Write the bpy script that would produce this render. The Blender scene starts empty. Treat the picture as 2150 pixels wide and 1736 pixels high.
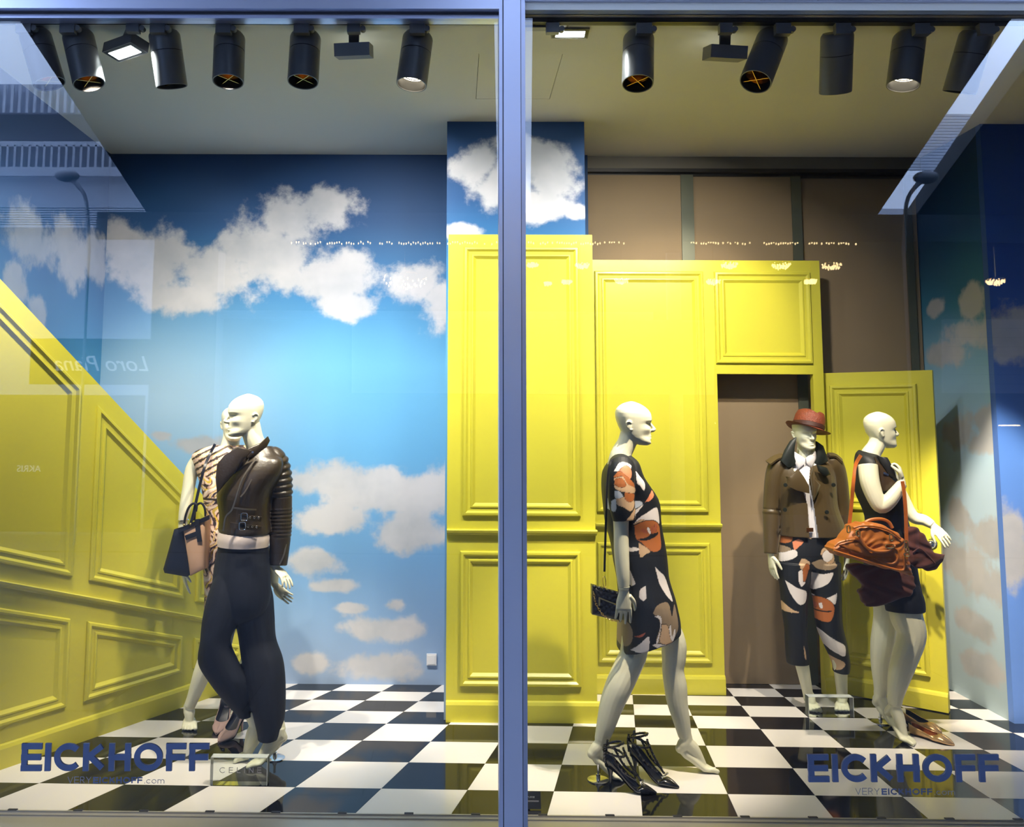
import bpy, bmesh, math, random
import numpy as np
from mathutils import Vector, Matrix

random.seed(7)
sc = bpy.context.scene
COL = sc.collection

# ------------------------------------------------------------------ camera
# frame 2150 x 1736; principal point off centre (shift lens), focal length in pixels
FW, FH, FPX = 2150.0, 1736.0, 1800.0
PPX, PPY = 940.0, 709.52
CAM = np.array([0.0, -3.973, 1.72])
YAW, PITCH, ROLL = -0.0087445, 0.0987440, 0.0055878
def cam_axes():
    cy, sy, cp, sp = math.cos(YAW), math.sin(YAW), math.cos(PITCH), math.sin(PITCH)
    f = np.array([sy*cp, cy*cp, sp]); r = np.array([cy, -sy, 0.0]); u = np.cross(r, f)
    cr, sr = math.cos(ROLL), math.sin(ROLL)
    return cr*r + sr*u, -sr*r + cr*u, f
CR, CU, CF = cam_axes()
cd = bpy.data.cameras.new('camera')
cd.sensor_fit = 'HORIZONTAL'; cd.sensor_width = 36.0
cd.lens = FPX/FW*36.0
cd.shift_x = (FW/2-PPX)/FW; cd.shift_y = -(FH/2-PPY)/FW
cd.clip_start = 0.05; cd.clip_end = 400
cam = bpy.data.objects.new('camera', cd); COL.objects.link(cam)
M = Matrix.Identity(4)
for i in range(3):
    M[i][0] = CR[i]; M[i][1] = CU[i]; M[i][2] = -CF[i]; M[i][3] = CAM[i]
cam.matrix_world = M
sc.camera = cam

# ------------------------------------------------------------------ world, exposure
w = bpy.data.worlds.new('world'); sc.world = w; w.use_nodes = True
bg = w.node_tree.nodes['Background']
bg.inputs['Color'].default_value = (0.47, 0.63, 1.0, 1); bg.inputs['Strength'].default_value = 7.0
vs = sc.view_settings
vs.view_transform = 'Standard'; vs.look = 'None'; vs.gamma = 1.0; vs.use_curve_mapping = False
vs.exposure = 0.0
cy_ = sc.cycles
try:
    cy_.use_denoising = True; cy_.max_bounces = 5; cy_.diffuse_bounces = 3; cy_.glossy_bounces = 3; cy_.transmission_bounces = 3; cy_.transparent_max_bounces = 10
    cy_.use_light_tree = False; cy_.use_adaptive_sampling = True; cy_.adaptive_threshold = 0.03
    cy_.caustics_reflective = False; cy_.caustics_refractive = False
    cy_.sample_clamp_indirect = 6.0
except Exception: pass

# ------------------------------------------------------------------ from picture measurements to metres
def ray(px, py):
    return (px-PPX)/FPX*CR - (py-PPY)/FPX*CU + CF
def at(px, py, Y):
    d = ray(px, py); return CAM + d*((Y-CAM[1])/d[1])
def atz(px, py, Z=0.0):
    d = ray(px, py); return CAM + d*((Z-CAM[2])/d[2])
def atplane(px, py, P0, n):
    d = ray(px, py); n = np.array(n, float); return CAM + d*(((np.array(P0)-CAM)@n)/(d@n))

# ------------------------------------------------------------------ materials
def mat(name, col, rough=0.5, metal=0.0, bump=0.0, bscale=60.0, var=0.0, vscale=6.0, spec=0.5, sheen=0.0, coat=0.0, emit=None, estr=0.0):
    m = bpy.data.materials.new(name); m.use_nodes = True
    nt = m.node_tree; p = nt.nodes['Principled BSDF']
    p.inputs['Base Color'].default_value = (*col, 1); p.inputs['Roughness'].default_value = rough
    p.inputs['Metallic'].default_value = metal; p.inputs['Specular IOR Level'].default_value = spec
    if sheen: p.inputs['Sheen Weight'].default_value = sheen
    if coat: p.inputs['Coat Weight'].default_value = coat; p.inputs['Coat Roughness'].default_value = 0.1
    if emit: p.inputs['Emission Color'].default_value = (*emit, 1); p.inputs['Emission Strength'].default_value = estr
    if bump or var:
        tc = nt.nodes.new('ShaderNodeTexCoord')
    if bump:
        n = nt.nodes.new('ShaderNodeTexNoise'); n.inputs['Scale'].default_value = bscale; n.inputs['Detail'].default_value = 4
        b = nt.nodes.new('ShaderNodeBump'); b.inputs['Strength'].default_value = bump; b.inputs['Distance'].default_value = 0.01
        nt.links.new(tc.outputs['Object'], n.inputs['Vector']); nt.links.new(n.outputs['Fac'], b.inputs['Height'])
        nt.links.new(b.outputs['Normal'], p.inputs['Normal'])
    if var:
        n2 = nt.nodes.new('ShaderNodeTexNoise'); n2.inputs['Scale'].default_value = vscale; n2.inputs['Detail'].default_value = 5
        mx = nt.nodes.new('ShaderNodeMix'); mx.data_type = 'RGBA'
        mx.inputs[6].default_value = (*[c*(1-var) for c in col], 1); mx.inputs[7].default_value = (*[min(1, c*(1+var)) for c in col], 1)
        nt.links.new(tc.outputs['Object'], n2.inputs['Vector']); nt.links.new(n2.outputs['Fac'], mx.inputs[0]); nt.links.new(mx.outputs[2], p.inputs['Base Color'])
    return m

def mat_attr(name, rough=0.5, attr='print', bump=0.0, bscale=80.0, sheen=0.0, spec=0.4):
    m = mat(name, (0.5, 0.5, 0.5), rough, bump=bump, bscale=bscale, sheen=sheen, spec=spec)
    nt = m.node_tree; a = nt.nodes.new('ShaderNodeAttribute'); a.attribute_name = attr
    nt.links.new(a.outputs['Color'], nt.nodes['Principled BSDF'].inputs['Base Color'])
    return m

YEL = mat('yellow_paint', (0.60, 0.55, 0.045), 0.32, bump=0.03, bscale=25, var=0.03, vscale=3)
CEIL = mat('ceiling_paint', (0.80, 0.77, 0.69), 0.8, bump=0.02)
TW = mat('white_gloss_tile', (0.80, 0.77, 0.76), 0.07, var=0.02, vscale=2)
TB = mat('black_gloss_tile', (0.006, 0.006, 0.007), 0.06, var=0.3, vscale=5, spec=0.55)
GROUT = mat('grout', (0.03, 0.03, 0.03), 0.8)
ALU = mat('anodised_aluminium', (0.66, 0.69, 0.86), 0.33, 0.75, bump=0.01, bscale=200, var=0.04, vscale=2)
ALUD = mat('dark_gasket', (0.02, 0.02, 0.03), 0.5)
ALUS = mat('sill_aluminium', (0.50, 0.48, 0.44), 0.4, 0.5, var=0.05, vscale=3)
SPOTG = mat('spot_grey_paint', (0.19, 0.19, 0.195), 0.38, 0.2, bump=0.03, bscale=400)
BLACK = mat('black_plastic', (0.012, 0.012, 0.012), 0.4)
BRASS = mat('warm_reflector', (0.75, 0.45, 0.12), 0.25, 1.0)
BROWN = mat('brown_screen_fabric', (0.25, 0.18, 0.10), 0.75, bump=0.05, bscale=300, var=0.06, vscale=2)
STILE = mat('screen_stile_metal', (0.10, 0.11, 0.08), 0.4, 0.4)
WPLAS = mat('white_plastic', (0.75, 0.75, 0.78), 0.4)
CHROME = mat('chrome', (0.85, 0.85, 0.87), 0.12, 1.0)
GOLD = mat('gold_metal', (0.85, 0.6, 0.22), 0.22, 1.0)
SKIN = mat('mannequin_lacquer', (0.80, 0.79, 0.60), 0.30, bump=0.006, bscale=30, spec=0.5)
LAMPW = mat('lamp_lens_lit', (1, 1, 1), 0.4, emit=(1.0, 0.86, 0.62), estr=9.0)
LAMPC = mat('flood_lens_lit', (1, 1, 1), 0.4, emit=(0.92, 1.0, 0.98), estr=7.0)

def glass_mat(name, tint=(1, 1, 1), ior=1.5):
    m = bpy.data.materials.new(name); m.use_nodes = True; nt = m.node_tree; nt.nodes.clear()
    o = nt.nodes.new('ShaderNodeOutputMaterial'); mix = nt.nodes.new('ShaderNodeMixShader')
    fr = nt.nodes.new('ShaderNodeFresnel'); fr.inputs['IOR'].default_value = ior
    t = nt.nodes.new('ShaderNodeBsdfTransparent'); t.inputs['Color'].default_value = (*tint, 1)
    g = nt.nodes.new('ShaderNodeBsdfGlossy'); g.inputs['Roughness'].default_value = 0.0
    nt.links.new(fr.outputs[0], mix.inputs[0]); nt.links.new(t.outputs[0], mix.inputs[1]); nt.links.new(g.outputs[0], mix.inputs[2])
    nt.links.new(mix.outputs[0], o.inputs['Surface']); return m
GLASS = glass_mat('shop_window_glass', (0.985, 0.995, 1.0), 1.5)
ACRYL = glass_mat('clear_acrylic', (0.90, 0.93, 0.92), 1.49)

# ------------------------------------------------------------------ mesh builder
def crom(P, m):
    P = np.asarray(P, float)
    if len(P) < 3: 
        t = np.linspace(0, 1, m+1)[:, None]; return P[0]*(1-t)+P[-1]*t
    Q = np.vstack([2*P[0]-P[1], P, 2*P[-1]-P[-2]]); out = []
    for i in range(1, len(Q)-2):
        for k in range(m):
            t = k/m
            out.append(0.5*((2*Q[i])+(-Q[i-1]+Q[i+1])*t+(2*Q[i-1]-5*Q[i]+4*Q[i+1]-Q[i+2])*t*t+(-Q[i-1]+3*Q[i]-3*Q[i+1]+Q[i+2])*t**3))
    out.append(Q[-2]); return np.array(out)
def nrm(v):
    v = np.asarray(v, float); l = np.linalg.norm(v); return v/l if l > 1e-9 else v

class MB:
    def __init__(s): s.v = []; s.f = []; s.mi = []; s.cur = 0
    def add(s, V, F):
        b = len(s.v); s.v.extend([tuple(map(float, p)) for p in V])
        for f in F: s.f.append(tuple(b+i for i in f)); s.mi.append(s.cur)
        return s
    def box(s, x0, x1, y0, y1, z0, z1):
        V = [(x, y, z) for z in (z0, z1) for y in (y0, y1) for x in (x0, x1)]
        return s.add(V, [(0, 2, 3, 1), (4, 5, 7, 6), (0, 1, 5, 4), (2, 6, 7, 3), (0, 4, 6, 2), (1, 3, 7, 5)])
    def obox(s, c, U, V_, W):
        c, U, V_, W = map(np.asarray, (c, U, V_, W))
        V = [c+a*U+b*V_+d*W for d in (-1, 1) for b in (-1, 1) for a in (-1, 1)]
        F = [(0, 2, 3, 1), (4, 5, 7, 6), (0, 1, 5, 4), (2, 6, 7, 3), (0, 4, 6, 2), (1, 3, 7, 5)]
        if np.dot(np.cross(U, V_), W) < 0: F = [f[::-1] for f in F]
        return s.add(V, F)
    def rings(s, rings, cap=True, closed=True):
        n = len(rings[0]); V = [p for r in rings for p in r]; F = []
        for i in range(len(rings)-1):
            for j in range(n if closed else n-1):
                k = (j+1) % n
                F.append((i*n+j, i*n+k, (i+1)*n+k, (i+1)*n+j))
        if cap:
            F.append(tuple(range(n-1, -1, -1))); F.append(tuple((len(rings)-1)*n+j for j in range(n)))
        return s.add(V, F)
    def loft(s, secs, n=20, cap=True, power=1.0):
        # secs: (center, U, V) ellipse half axes
        R = []
        for c, U, V_ in secs:
            c, U, V_ = map(np.asarray, (c, U, V_)); r = []
            for j in range(n):
                t = 2*math.pi*j/n; a, b = math.cos(t), math.sin(t)
                if power != 1.0: a = math.copysign(abs(a)**power, a); b = math.copysign(abs(b)**power, b)
                r.append(c+a*U+b*V_)
            R.append(r)
        return s.rings(R, cap)
    def tube(s, pts, rad, n=10, sub=4, cap=True, ref=None, flat=1.0, smooth=True):
        pts = np.asarray(pts, float)
        rad = np.full(len(pts), float(rad)) if np.isscalar(rad) else np.asarray(rad, float)
        if smooth and len(pts) > 2:
            pr = crom(np.hstack([pts, rad[:, None]]), sub); pts, rad = pr[:, :3], np.maximum(pr[:, 3], 1e-4)
        T = np.gradient(pts, axis=0); T = np.array([nrm(t) for t in T])
        u = nrm(np.cross(T[0], ref if ref is not None else (0.3, 0.2, 1) if abs(T[0][2]) < .9 else (1, 0.2, 0))); secs = []
        for i in range(len(pts)):
            u = nrm(u-np.dot(u, T[i])*T[i]); v = np.cross(T[i], u)
            secs.append((pts[i], u*rad[i], v*rad[i]*flat))
        return s.loft(secs, n, cap)
    def cyl(s, a, b, r0, r1=None, n=24, cap=True):
        a, b = np.asarray(a, float), np.asarray(b, float); r1 = r0 if r1 is None else r1
        d = nrm(b-a); u = nrm(np.cross(d, (0.1, 0.3, 1) if abs(d[2]) < .9 else (1, 0.1, 0))); v = np.cross(d, u)
        return s.loft([(a, u*r0, v*r0), (b, u*r1, v*r1)], n, cap)
    def ell(s, c, rx, ry, rz, n=14, m=9, R=None):
        c = np.asarray(c, float); rings = []
        for i in range(1, m):
            p = math.pi*i/m
            rings.append([np.array([rx*math.sin(p)*math.cos(2*math.pi*j/n), ry*math.sin(p)*math.sin(2*math.pi*j/n), -rz*math.cos(p)]) for j in range(n)])
        top, bot = np.array([0, 0, rz]), np.array([0, 0, -rz])
        V = [p for r in rings for p in r]+[bot, top]
        if R is not None: V = [R@p for p in V]
        V = [p+c for p in V]; F = []
        for i in range(m-2):
            for j in range(n):
                k = (j+1) % n; F.append((i*n+j, i*n+k, (i+1)*n+k, (i+1)*n+j))
        for j in range(n):
            k = (j+1) % n; F.append((len(V)-2, k, j)); F.append(((m-2)*n+j, (m-2)*n+k, len(V)-1))
        return s.add(V, F)
    def prism(s, poly, o, U, V_, N, h0, h1):
        # 2D polygon (counter-clockwise seen from +N) extruded along N
        o, U, V_, N = map(np.asarray, (o, U, V_, N)); n = len(poly)
        a = [o+p[0]*U+p[1]*V_+N*h0 for p in poly]; b = [o+p[0]*U+p[1]*V_+N*h1 for p in poly]
        return s.rings([a, b])
    def mesh(s, name, org=(0, 0, 0), smooth=True, angle=35):
        me = bpy.data.meshes.new(name); o = np.asarray(org, float)
        V = (np.array(s.v)-o) if s.v else np.zeros((0, 3))
        me.from_pydata(V.tolist(), [], s.f); 
        if any(s.mi): me.polygons.foreach_set('material_index', s.mi)
        me.update(); fix(me, smooth, angle); return me
def fix(me, smooth=True, angle=35):
    bm = bmesh.new(); bm.from_mesh(me); bmesh.ops.recalc_face_normals(bm, faces=bm.faces)
    if smooth:
        lim = math.radians(angle)
        for f in bm.faces: f.smooth = True
        for e in bm.edges:
            if len(e.link_faces) == 2 and e.calc_face_angle(0) > lim: e.smooth = False
    bm.to_mesh(me); bm.free()

def worg(o):
    v = np.zeros(3)
    while o is not None: v += np.array(o.location); o = o.parent
    return v
def tag(o, label=None, cat=None, group=None, kind=None):
    if label: o['label'] = label
    if cat: o['category'] = cat
    if group: o['group'] = group
    if kind: o['kind'] = kind
    return o
def thing(name, loc, label, cat, group=None, kind=None):
    o = bpy.data.objects.new(name, None); COL.objects.link(o); o.empty_display_size = 0.05
    o.location = tuple(map(float, loc)); return tag(o, label, cat, group, kind)
def put(name, me, m, parent=None, label=None):
    o = bpy.data.objects.new(name, me); COL.objects.link(o)
    for x in (m if isinstance(m, (list, tuple)) else [m]): me.materials.append(x)
    if parent: o.parent = parent
    if label: o['label'] = label
    return o
def part(name, mb, m, parent=None, smooth=True, angle=35, label=None):
    return put(name, mb.mesh(name, worg(parent) if parent else (0, 0, 0), smooth, angle), m, parent, label)
def single(name, mb, m, label, cat, loc, group=None, kind=None, smooth=True, angle=35):
    o = put(name, mb.mesh(name, loc, smooth, angle), m); o.location = tuple(map(float, loc))
    return tag(o, label, cat, group, kind)
def struct(name, mb, m, label=None, loc=(0, 0, 0), smooth=False):
    return single(name, mb, m, label, None, loc, kind='structure', smooth=smooth)

def remesh(mb, voxel=0.004, it=4, name='tmp', fac=0.5, deci=0):
    me = bpy.data.meshes.new(name); me.from_pydata(mb.v, [], mb.f); me.update()
    bm = bmesh.new(); bm.from_mesh(me); bmesh.ops.recalc_face_normals(bm, faces=bm.faces); bm.to_mesh(me); bm.free()
    o = bpy.data.objects.new(name, me); COL.objects.link(o)
    md = o.modifiers.new('r', 'REMESH'); md.mode = 'VOXEL'; md.voxel_size = voxel
    if it: s = o.modifiers.new('s', 'SMOOTH'); s.factor = fac; s.iterations = it
    dg = bpy.context.evaluated_depsgraph_get(); dg.update()
    out = bpy.data.meshes.new_from_object(o.evaluated_get(dg), depsgraph=dg)
    bpy.data.objects.remove(o); bpy.data.meshes.remove(me)
    out.polygons.foreach_set('use_smooth', [True]*len(out.polygons)); out.name = name
    return out
def verts_np(me):
    a = np.zeros(len(me.vertices)*3); me.vertices.foreach_get('co', a); return a.reshape(-1, 3)
def norms_np(me):
    a = np.zeros(len(me.vertices)*3); me.vertices.foreach_get('normal', a); return a.reshape(-1, 3)
def set_verts(me, a): me.vertices.foreach_set('co', np.asarray(a).ravel()); me.update()
def put_world(name, me, m, parent, label=None):
    set_verts(me, verts_np(me)-worg(parent)); o = put(name, me, m, parent, label)
    try: o.cycles.shadow_terminator_offset = 0.2; o.cycles.shadow_terminator_geometry_offset = 0.3
    except Exception: pass
    return o
def paint(me, colors, attr='print'):
    a = me.color_attributes.new(attr, 'FLOAT_COLOR', 'POINT')
    c = np.ones((len(me.vertices), 4)); c[:, :3] = colors; a.data.foreach_set('color', c.ravel())
def inpoly(P, poly):
    x, y = P[:, 0], P[:, 1]; r = np.zeros(len(P), bool); n = len(poly); j = n-1
    for i in range(n):
        xi, yi = poly[i]; xj, yj = poly[j]
        if yi != yj:
            c = ((yi > y) != (yj > y)) & (x < (xj-xi)*(y-yi)/(yj-yi)+xi); r ^= c
        j = i
    return r
# ------------------------------------------------------------------ key planes of the display room (metres)
CZ = 3.59            # ceiling
YB, YP, YM, YS = 1.88, 1.193, 1.737, 1.918   # back wall, column panelling, partition, brown screen
XL, XR = -2.43, 3.26
YG = -0.20           # window glass
YC = 1.232           # face of the right corner pier

# ---- floor: slab with printed-perspective chequer tiles (columns draw together towards the back)
HG = np.array([[0.40640024, 0.10200426, 0.47432839], [-0.00603135, 0.34432512, 0.25154817], [0.00082091, 0.04791539, 1.0]])
KR = 0.85274262
def grid(c, r):
    rr = r if r < 3 else 3+(r-3)*KR
    q = HG@np.array([c, rr, 1.0]); return q[:2]/q[2]
def clip(poly, axis, val, keep_greater):
    out = []
    for i in range(len(poly)):
        a, b = poly[i], poly[(i+1) % len(poly)]
        ina = (a[axis] > val) == keep_greater; inb = (b[axis] > val) == keep_greater
        if ina: out.append(a)
        if ina != inb:
            t = (val-a[axis])/(b[axis]-a[axis]); out.append(a+(b-a)*t)
    return out
fl = MB().box(-2.9, 4.2, -0.02, 2.6, -0.12, -0.012)
floor = struct('floor', fl, GROUT, 'glossy black and white chequered floor of the shop window')
def tile_inset(poly, g):
    c = sum(poly)/len(poly); return [p+(c-p)/np.linalg.norm(c-p)*g for p in poly]
for r in range(-2, 9):
    for c in range(-10, 11):
        q = [np.array(grid(c+a, r+b)) for a, b in ((0, 0), (1, 0), (1, 1), (0, 1))]
        q = clip(q, 1, 0.0, True)
        if len(q) > 2: q = clip(q, 1, 2.4, False)
        if len(q) > 2: q = clip(q, 0, XL, True)
        if len(q) > 2: q = clip(q, 0, 3.9, False)
        if len(q) < 3: continue
        A = 0.5*sum(q[i][0]*q[(i+1) % len(q)][1]-q[(i+1) % len(q)][0]*q[i][1] for i in range(len(q)))
        if abs(A) < 0.003: continue
        t = MB().prism(tile_inset(q, 0.0008), (0, 0, 0), (1, 0, 0), (0, 1, 0), (0, 0, 1), -0.012, 0.0)
        part('floor_tile', t, TW if (c+r) % 2 else TB, floor, smooth=False)

# ---- ceiling with a flush access panel
ce = MB().box(-2.9, 0.113, -0.24, 2.6, CZ, CZ+0.1).box(0.541, 4.2, -0.24, 2.6, CZ, CZ+0.1)
ce.box(0.113, 0.541, -0.24, 0.227, CZ, CZ+0.1).box(0.113, 0.541, 0.84, 2.6, CZ, CZ+0.1)
ceiling = struct('ceiling', ce, CEIL, 'off-white ceiling over the display')
part('access_panel', MB().box(0.1155, 0.5385, 0.2295, 0.8375, CZ+0.001, CZ+0.06), CEIL, ceiling, smooth=False)

# ---- sky murals
def sky_mat(name):
    m = bpy.data.materials.new(name); m.use_nodes = True; nt = m.node_tree; L = nt.links.new
    p = nt.nodes['Principled BSDF']; p.inputs['Roughness'].default_value = 0.55; p.inputs['Specular IOR Level'].default_value = 0.3
    tc = nt.nodes.new('ShaderNodeTexCoord')
    at_ = nt.nodes.new('ShaderNodeAttribute'); at_.attribute_name = 'cloud'
    sk = nt.nodes.new('ShaderNodeAttribute'); sk.attribute_name = 'sky'
    def noise(scale, det, rough):
        n = nt.nodes.new('ShaderNodeTexNoise'); n.inputs['Scale'].default_value = scale; n.inputs['Detail'].default_value = det; n.inputs['Roughness'].default_value = rough
        L(tc.outputs['Object'], n.inputs['Vector']); return n
    n1 = noise(4.5, 9, 0.62); n2 = noise(2.2, 6, 0.55)
    ma = nt.nodes.new('ShaderNodeMath'); ma.operation = 'MULTIPLY_ADD'; ma.inputs[1].default_value = 1.0; ma.inputs[2].default_value = -0.5
    L(n1.outputs['Fac'], ma.inputs[0])
    ad = nt.nodes.new('ShaderNodeMath'); ad.operation = 'ADD'; L(at_.outputs['Fac'], ad.inputs[0]); L(ma.outputs[0], ad.inputs[1])
    mr = nt.nodes.new('ShaderNodeMapRange'); mr.interpolation_type = 'SMOOTHSTEP'
    mr.inputs['From Min'].default_value = 0.0; mr.inputs['From Max'].default_value = 0.25; L(ad.outputs[0], mr.inputs['Value'])
    cr = nt.nodes.new('ShaderNodeValToRGB'); cr.color_ramp.elements[0].position = 0.30; cr.color_ramp.elements[0].color = (0.40, 0.42, 0.46, 1)
    cr.color_ramp.elements[1].position = 0.62; cr.color_ramp.elements[1].color = (0.60, 0.59, 0.61, 1); L(n2.outputs['Fac'], cr.inputs[0])
    wisp = nt.nodes.new('ShaderNodeMath'); wisp.operation = 'MULTIPLY'; wisp.inputs[1].default_value = 0.93; L(mr.outputs[0], wisp.inputs[0])
    mx = nt.nodes.new('ShaderNodeMix'); mx.data_type = 'RGBA'; L(wisp.outputs[0], mx.inputs[0]); L(sk.outputs['Color'], mx.inputs[6]); L(cr.outputs[0], mx.inputs[7])
    L(mx.outputs[2], p.inputs['Base Color']); return m
SKYM = sky_mat('sky_mural_print')
def s2l(c): return tuple(((x/255+0.055)/1.055)**2.4 if x > 10 else x/255/12.92 for x in c)
def mural(name, o, U, V, N, lu, lv, blobs, stops, label, step=0.03, thick=0.12, glow=None):
    o, U, V, N = map(np.asarray, (o, U, V, N)); nu, nv = max(2, int(lu/step)), max(2, int(lv/step)); mb = MB()
    us, vs_ = np.linspace(0, lu, nu+1), np.linspace(0, lv, nv+1)
    gu, gv = np.meshgrid(us, vs_); P = o+gu[..., None]*U+gv[..., None]*V
    n = nu+1
    mb.add(P.reshape(-1, 3), [(j*n+i, j*n+i+1, (j+1)*n+i+1, (j+1)*n+i) for j in range(nv) for i in range(nu)])
    k = len(mb.v)
    mb.prism([(0, 0), (lu, 0), (lu, lv), (0, lv)], o, U, V, N, -thick, -0.001)
    me = mb.mesh(name, (0, 0, 0), smooth=False)
    co = verts_np(me); d = co-o; uu, vv = d@U, d@V
    mask = np.full(len(co), -0.6)
    for c, ru, rv in blobs:
        cu, cv = (np.asarray(c)-o)@U, (np.asarray(c)-o)@V
        mask = np.maximum(mask, 0.55*(1-np.sqrt(((uu-cu)/ru)**2+((vv-cv)/rv)**2)))
    z = co[:, 2]; zs = [s_[0] for s_ in stops]; cols = np.array([s2l(s_[1]) for s_ in stops])
    sky = np.stack([np.interp(z, zs, cols[:, i]) for i in range(3)], 1)
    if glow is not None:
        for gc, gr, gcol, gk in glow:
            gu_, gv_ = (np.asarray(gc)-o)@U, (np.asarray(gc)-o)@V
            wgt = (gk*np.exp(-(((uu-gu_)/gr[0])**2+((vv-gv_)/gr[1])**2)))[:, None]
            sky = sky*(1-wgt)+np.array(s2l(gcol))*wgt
    a = me.attributes.new('cloud', 'FLOAT', 'POINT'); a.data.foreach_set('value', mask)
    paint(me, sky, 'sky')
    ob = put(name, me, SKYM); tag(ob, label, None, None, 'structure'); return ob
def blobsY(L, Y):
    k = FPX/(Y-CAM[1]); return [(at(x, y, Y), rx/k, ry/k) for x, y, rx, ry in L]
STOPS = [(0.0, (150, 172, 205)), (0.8, (112, 160, 208)), (1.5, (96, 162, 210)), (2.1, (92, 162, 206)), (2.6, (44, 118, 172)), (3.1, (12, 72, 126)), (3.6, (4, 52, 98))]
bl_back = blobsY([(330,540,120,85),(450,580,125,85),(560,540,130,90),(610,465,110,80),(690,440,95,62),(700,580,100,80),(400,625,130,50),(720,640,90,38),(870,590,80,58),(925,640,50,70),(260,520,80,80),
    (700,1005,105,48),(800,1030,140,60),(885,1040,100,75),(860,1110,95,55),(700,1090,95,38),(640,1010,60,40),(660,1180,70,32),(800,1320,95,32),(830,1270,30,16),(745,1277,45,14),(800,1400,110,34),(650,1390,45,26),(700,1230,60,16),(430,932,75,22),(340,915,28,14)], YB)
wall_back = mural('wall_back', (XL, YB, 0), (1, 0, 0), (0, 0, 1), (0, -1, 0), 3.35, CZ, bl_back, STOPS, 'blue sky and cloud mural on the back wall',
    glow=[(at(320, 850, YB), (0.75, 0.5), (196, 222, 240), 0.7)])  # spotlight pool painted into the sky colour, partly the print's own gradient
bl_left = [(atplane(x, y, (XL, 0, 0), (1, 0, 0)), ru, rv) for x, y, ru, rv in [(60,490,.35,.2),(150,530,.4,.25),(200,540,.3,.22),(30,600,.15,.15),(80,660,.12,.16)]]
wall_left = mural('wall_left', (XL, 2.0, 0), (0, -1, 0), (0, 0, 1), (1, 0, 0), 2.2, CZ, bl_left, STOPS, 'sky mural on the left side wall behind the yellow stair panelling')
# column in front of the back wall
bl_pil = blobsY([(1000,350,60,60),(1060,390,90,75),(1120,330,80,55),(1160,370,70,70),(1080,300,60,30),(1130,430,90,45),(960,486,60,22),(1210,445,30,20)], YP+0.02)
col = mural('wall_column', (-0.056, YP+0.02, 0), (1, 0, 0), (0, 0, 1), (0, -1, 0), 0.853, CZ, bl_pil, STOPS, 'column clad in sky mural between the two rooms', step=0.02, thick=0.75)
bl_right = [(atplane(x, y, (XR, 0, 0), (1, 0, 0)), ru, rv) for x, y, ru, rv in [(1965,645,.12,.08),(2030,700,.3,.12),(2040,640,.15,.16),(1990,740,.3,.1),(2080,690,.2,.14),(2020,910,.25,.12),(2070,880,.3,.1),(2060,930,.3,.1),(2080,1130,.3,.14),(2020,1180,.35,.16),(2080,1230,.3,.14),(2040,1310,.25,.1),(2010,1080,.16,.12),(2060,1400,.3,.1)]]
wall_right = mural('wall_right', (XR, YC+.052, 0), (0, 1, 0), (0, 0, 1), (-1, 0, 0), 1.15, CZ, bl_right, [(0.0, (178, 200, 210)), (0.8, (196, 220, 238)), (1.4, (196, 222, 244)), (2.0, (158, 204, 232)), (2.5, (60, 130, 165)), (3.0, (18, 70, 120)), (3.6, (10, 45, 95))], 'sky mural on the right side wall beside the open door', step=0.025)
pier = mural('wall_pier', (XR, YC, 0), (1, 0, 0), (0, 0, 1), (0, -1, 0), 0.9, CZ, [(at(2120, 700, YC), .2, .2), (at(2125, 1150, YC), .12, .3)], [(0.0, (112, 154, 236)), (1.5, (92, 140, 226)), (2.6, (34, 86, 182)), (3.6, (18, 64, 150))], 'deep blue sky mural on the corner pier at far right', step=0.03, thick=0.05)
struct('wall_outer', MB().box(4.16, 4.28, -0.2, 2.6, 0, CZ).box(-2.9, -2.78, -0.2, 2.6, 0, CZ).box(-2.9, 4.28, 2.6, 2.7, 0, CZ), CEIL, 'plain shop walls around the display')

# ---- brown sliding screens behind the partition
scr = thing('sliding_screen_wall', (0.85, YS, 0), 'dark brown sliding fabric screens above and behind the yellow partition', 'screen')
xs = [0.80]+[float(at(px, 450, YS)[0]) for px in (1430, 1456, 1666, 1686, 1908)]+[3.25]
for i, (x0, x1, y) in enumerate(((xs[0], xs[2], YS), (xs[1]+.02, xs[4], YS+0.035), (xs[3]+.02, 3.25, YS+0.07))):
    part('screen_panel', MB().box(x0, x1, y, y+0.02, 0.002, 3.46), BROWN, scr, smooth=False)
for x0, x1, y in ((xs[1], xs[2], YS-0.012), (xs[3], xs[4], YS+0.02), (xs[5], xs[5]+0.05, YS+0.05)):
    part('screen_stile', MB().box(x0, x1, y, y+0.012, 0.002, 3.46), STILE, scr, smooth=False)
part('screen_track', MB().box(0.80, 3.25, YS-0.03, YS+0.1, 3.475, 3.50).box(0.80, 3.25, YS+0.02, YS+0.1, 3.46, 3.475), BLACK, scr, smooth=False)
part('track_cover', MB().box(0.80, 3.25, YS-0.012, YS+0.1, 3.50, CZ), mat('cover_grey', (0.16, 0.145, 0.11), 0.6), scr, smooth=False)

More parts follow.
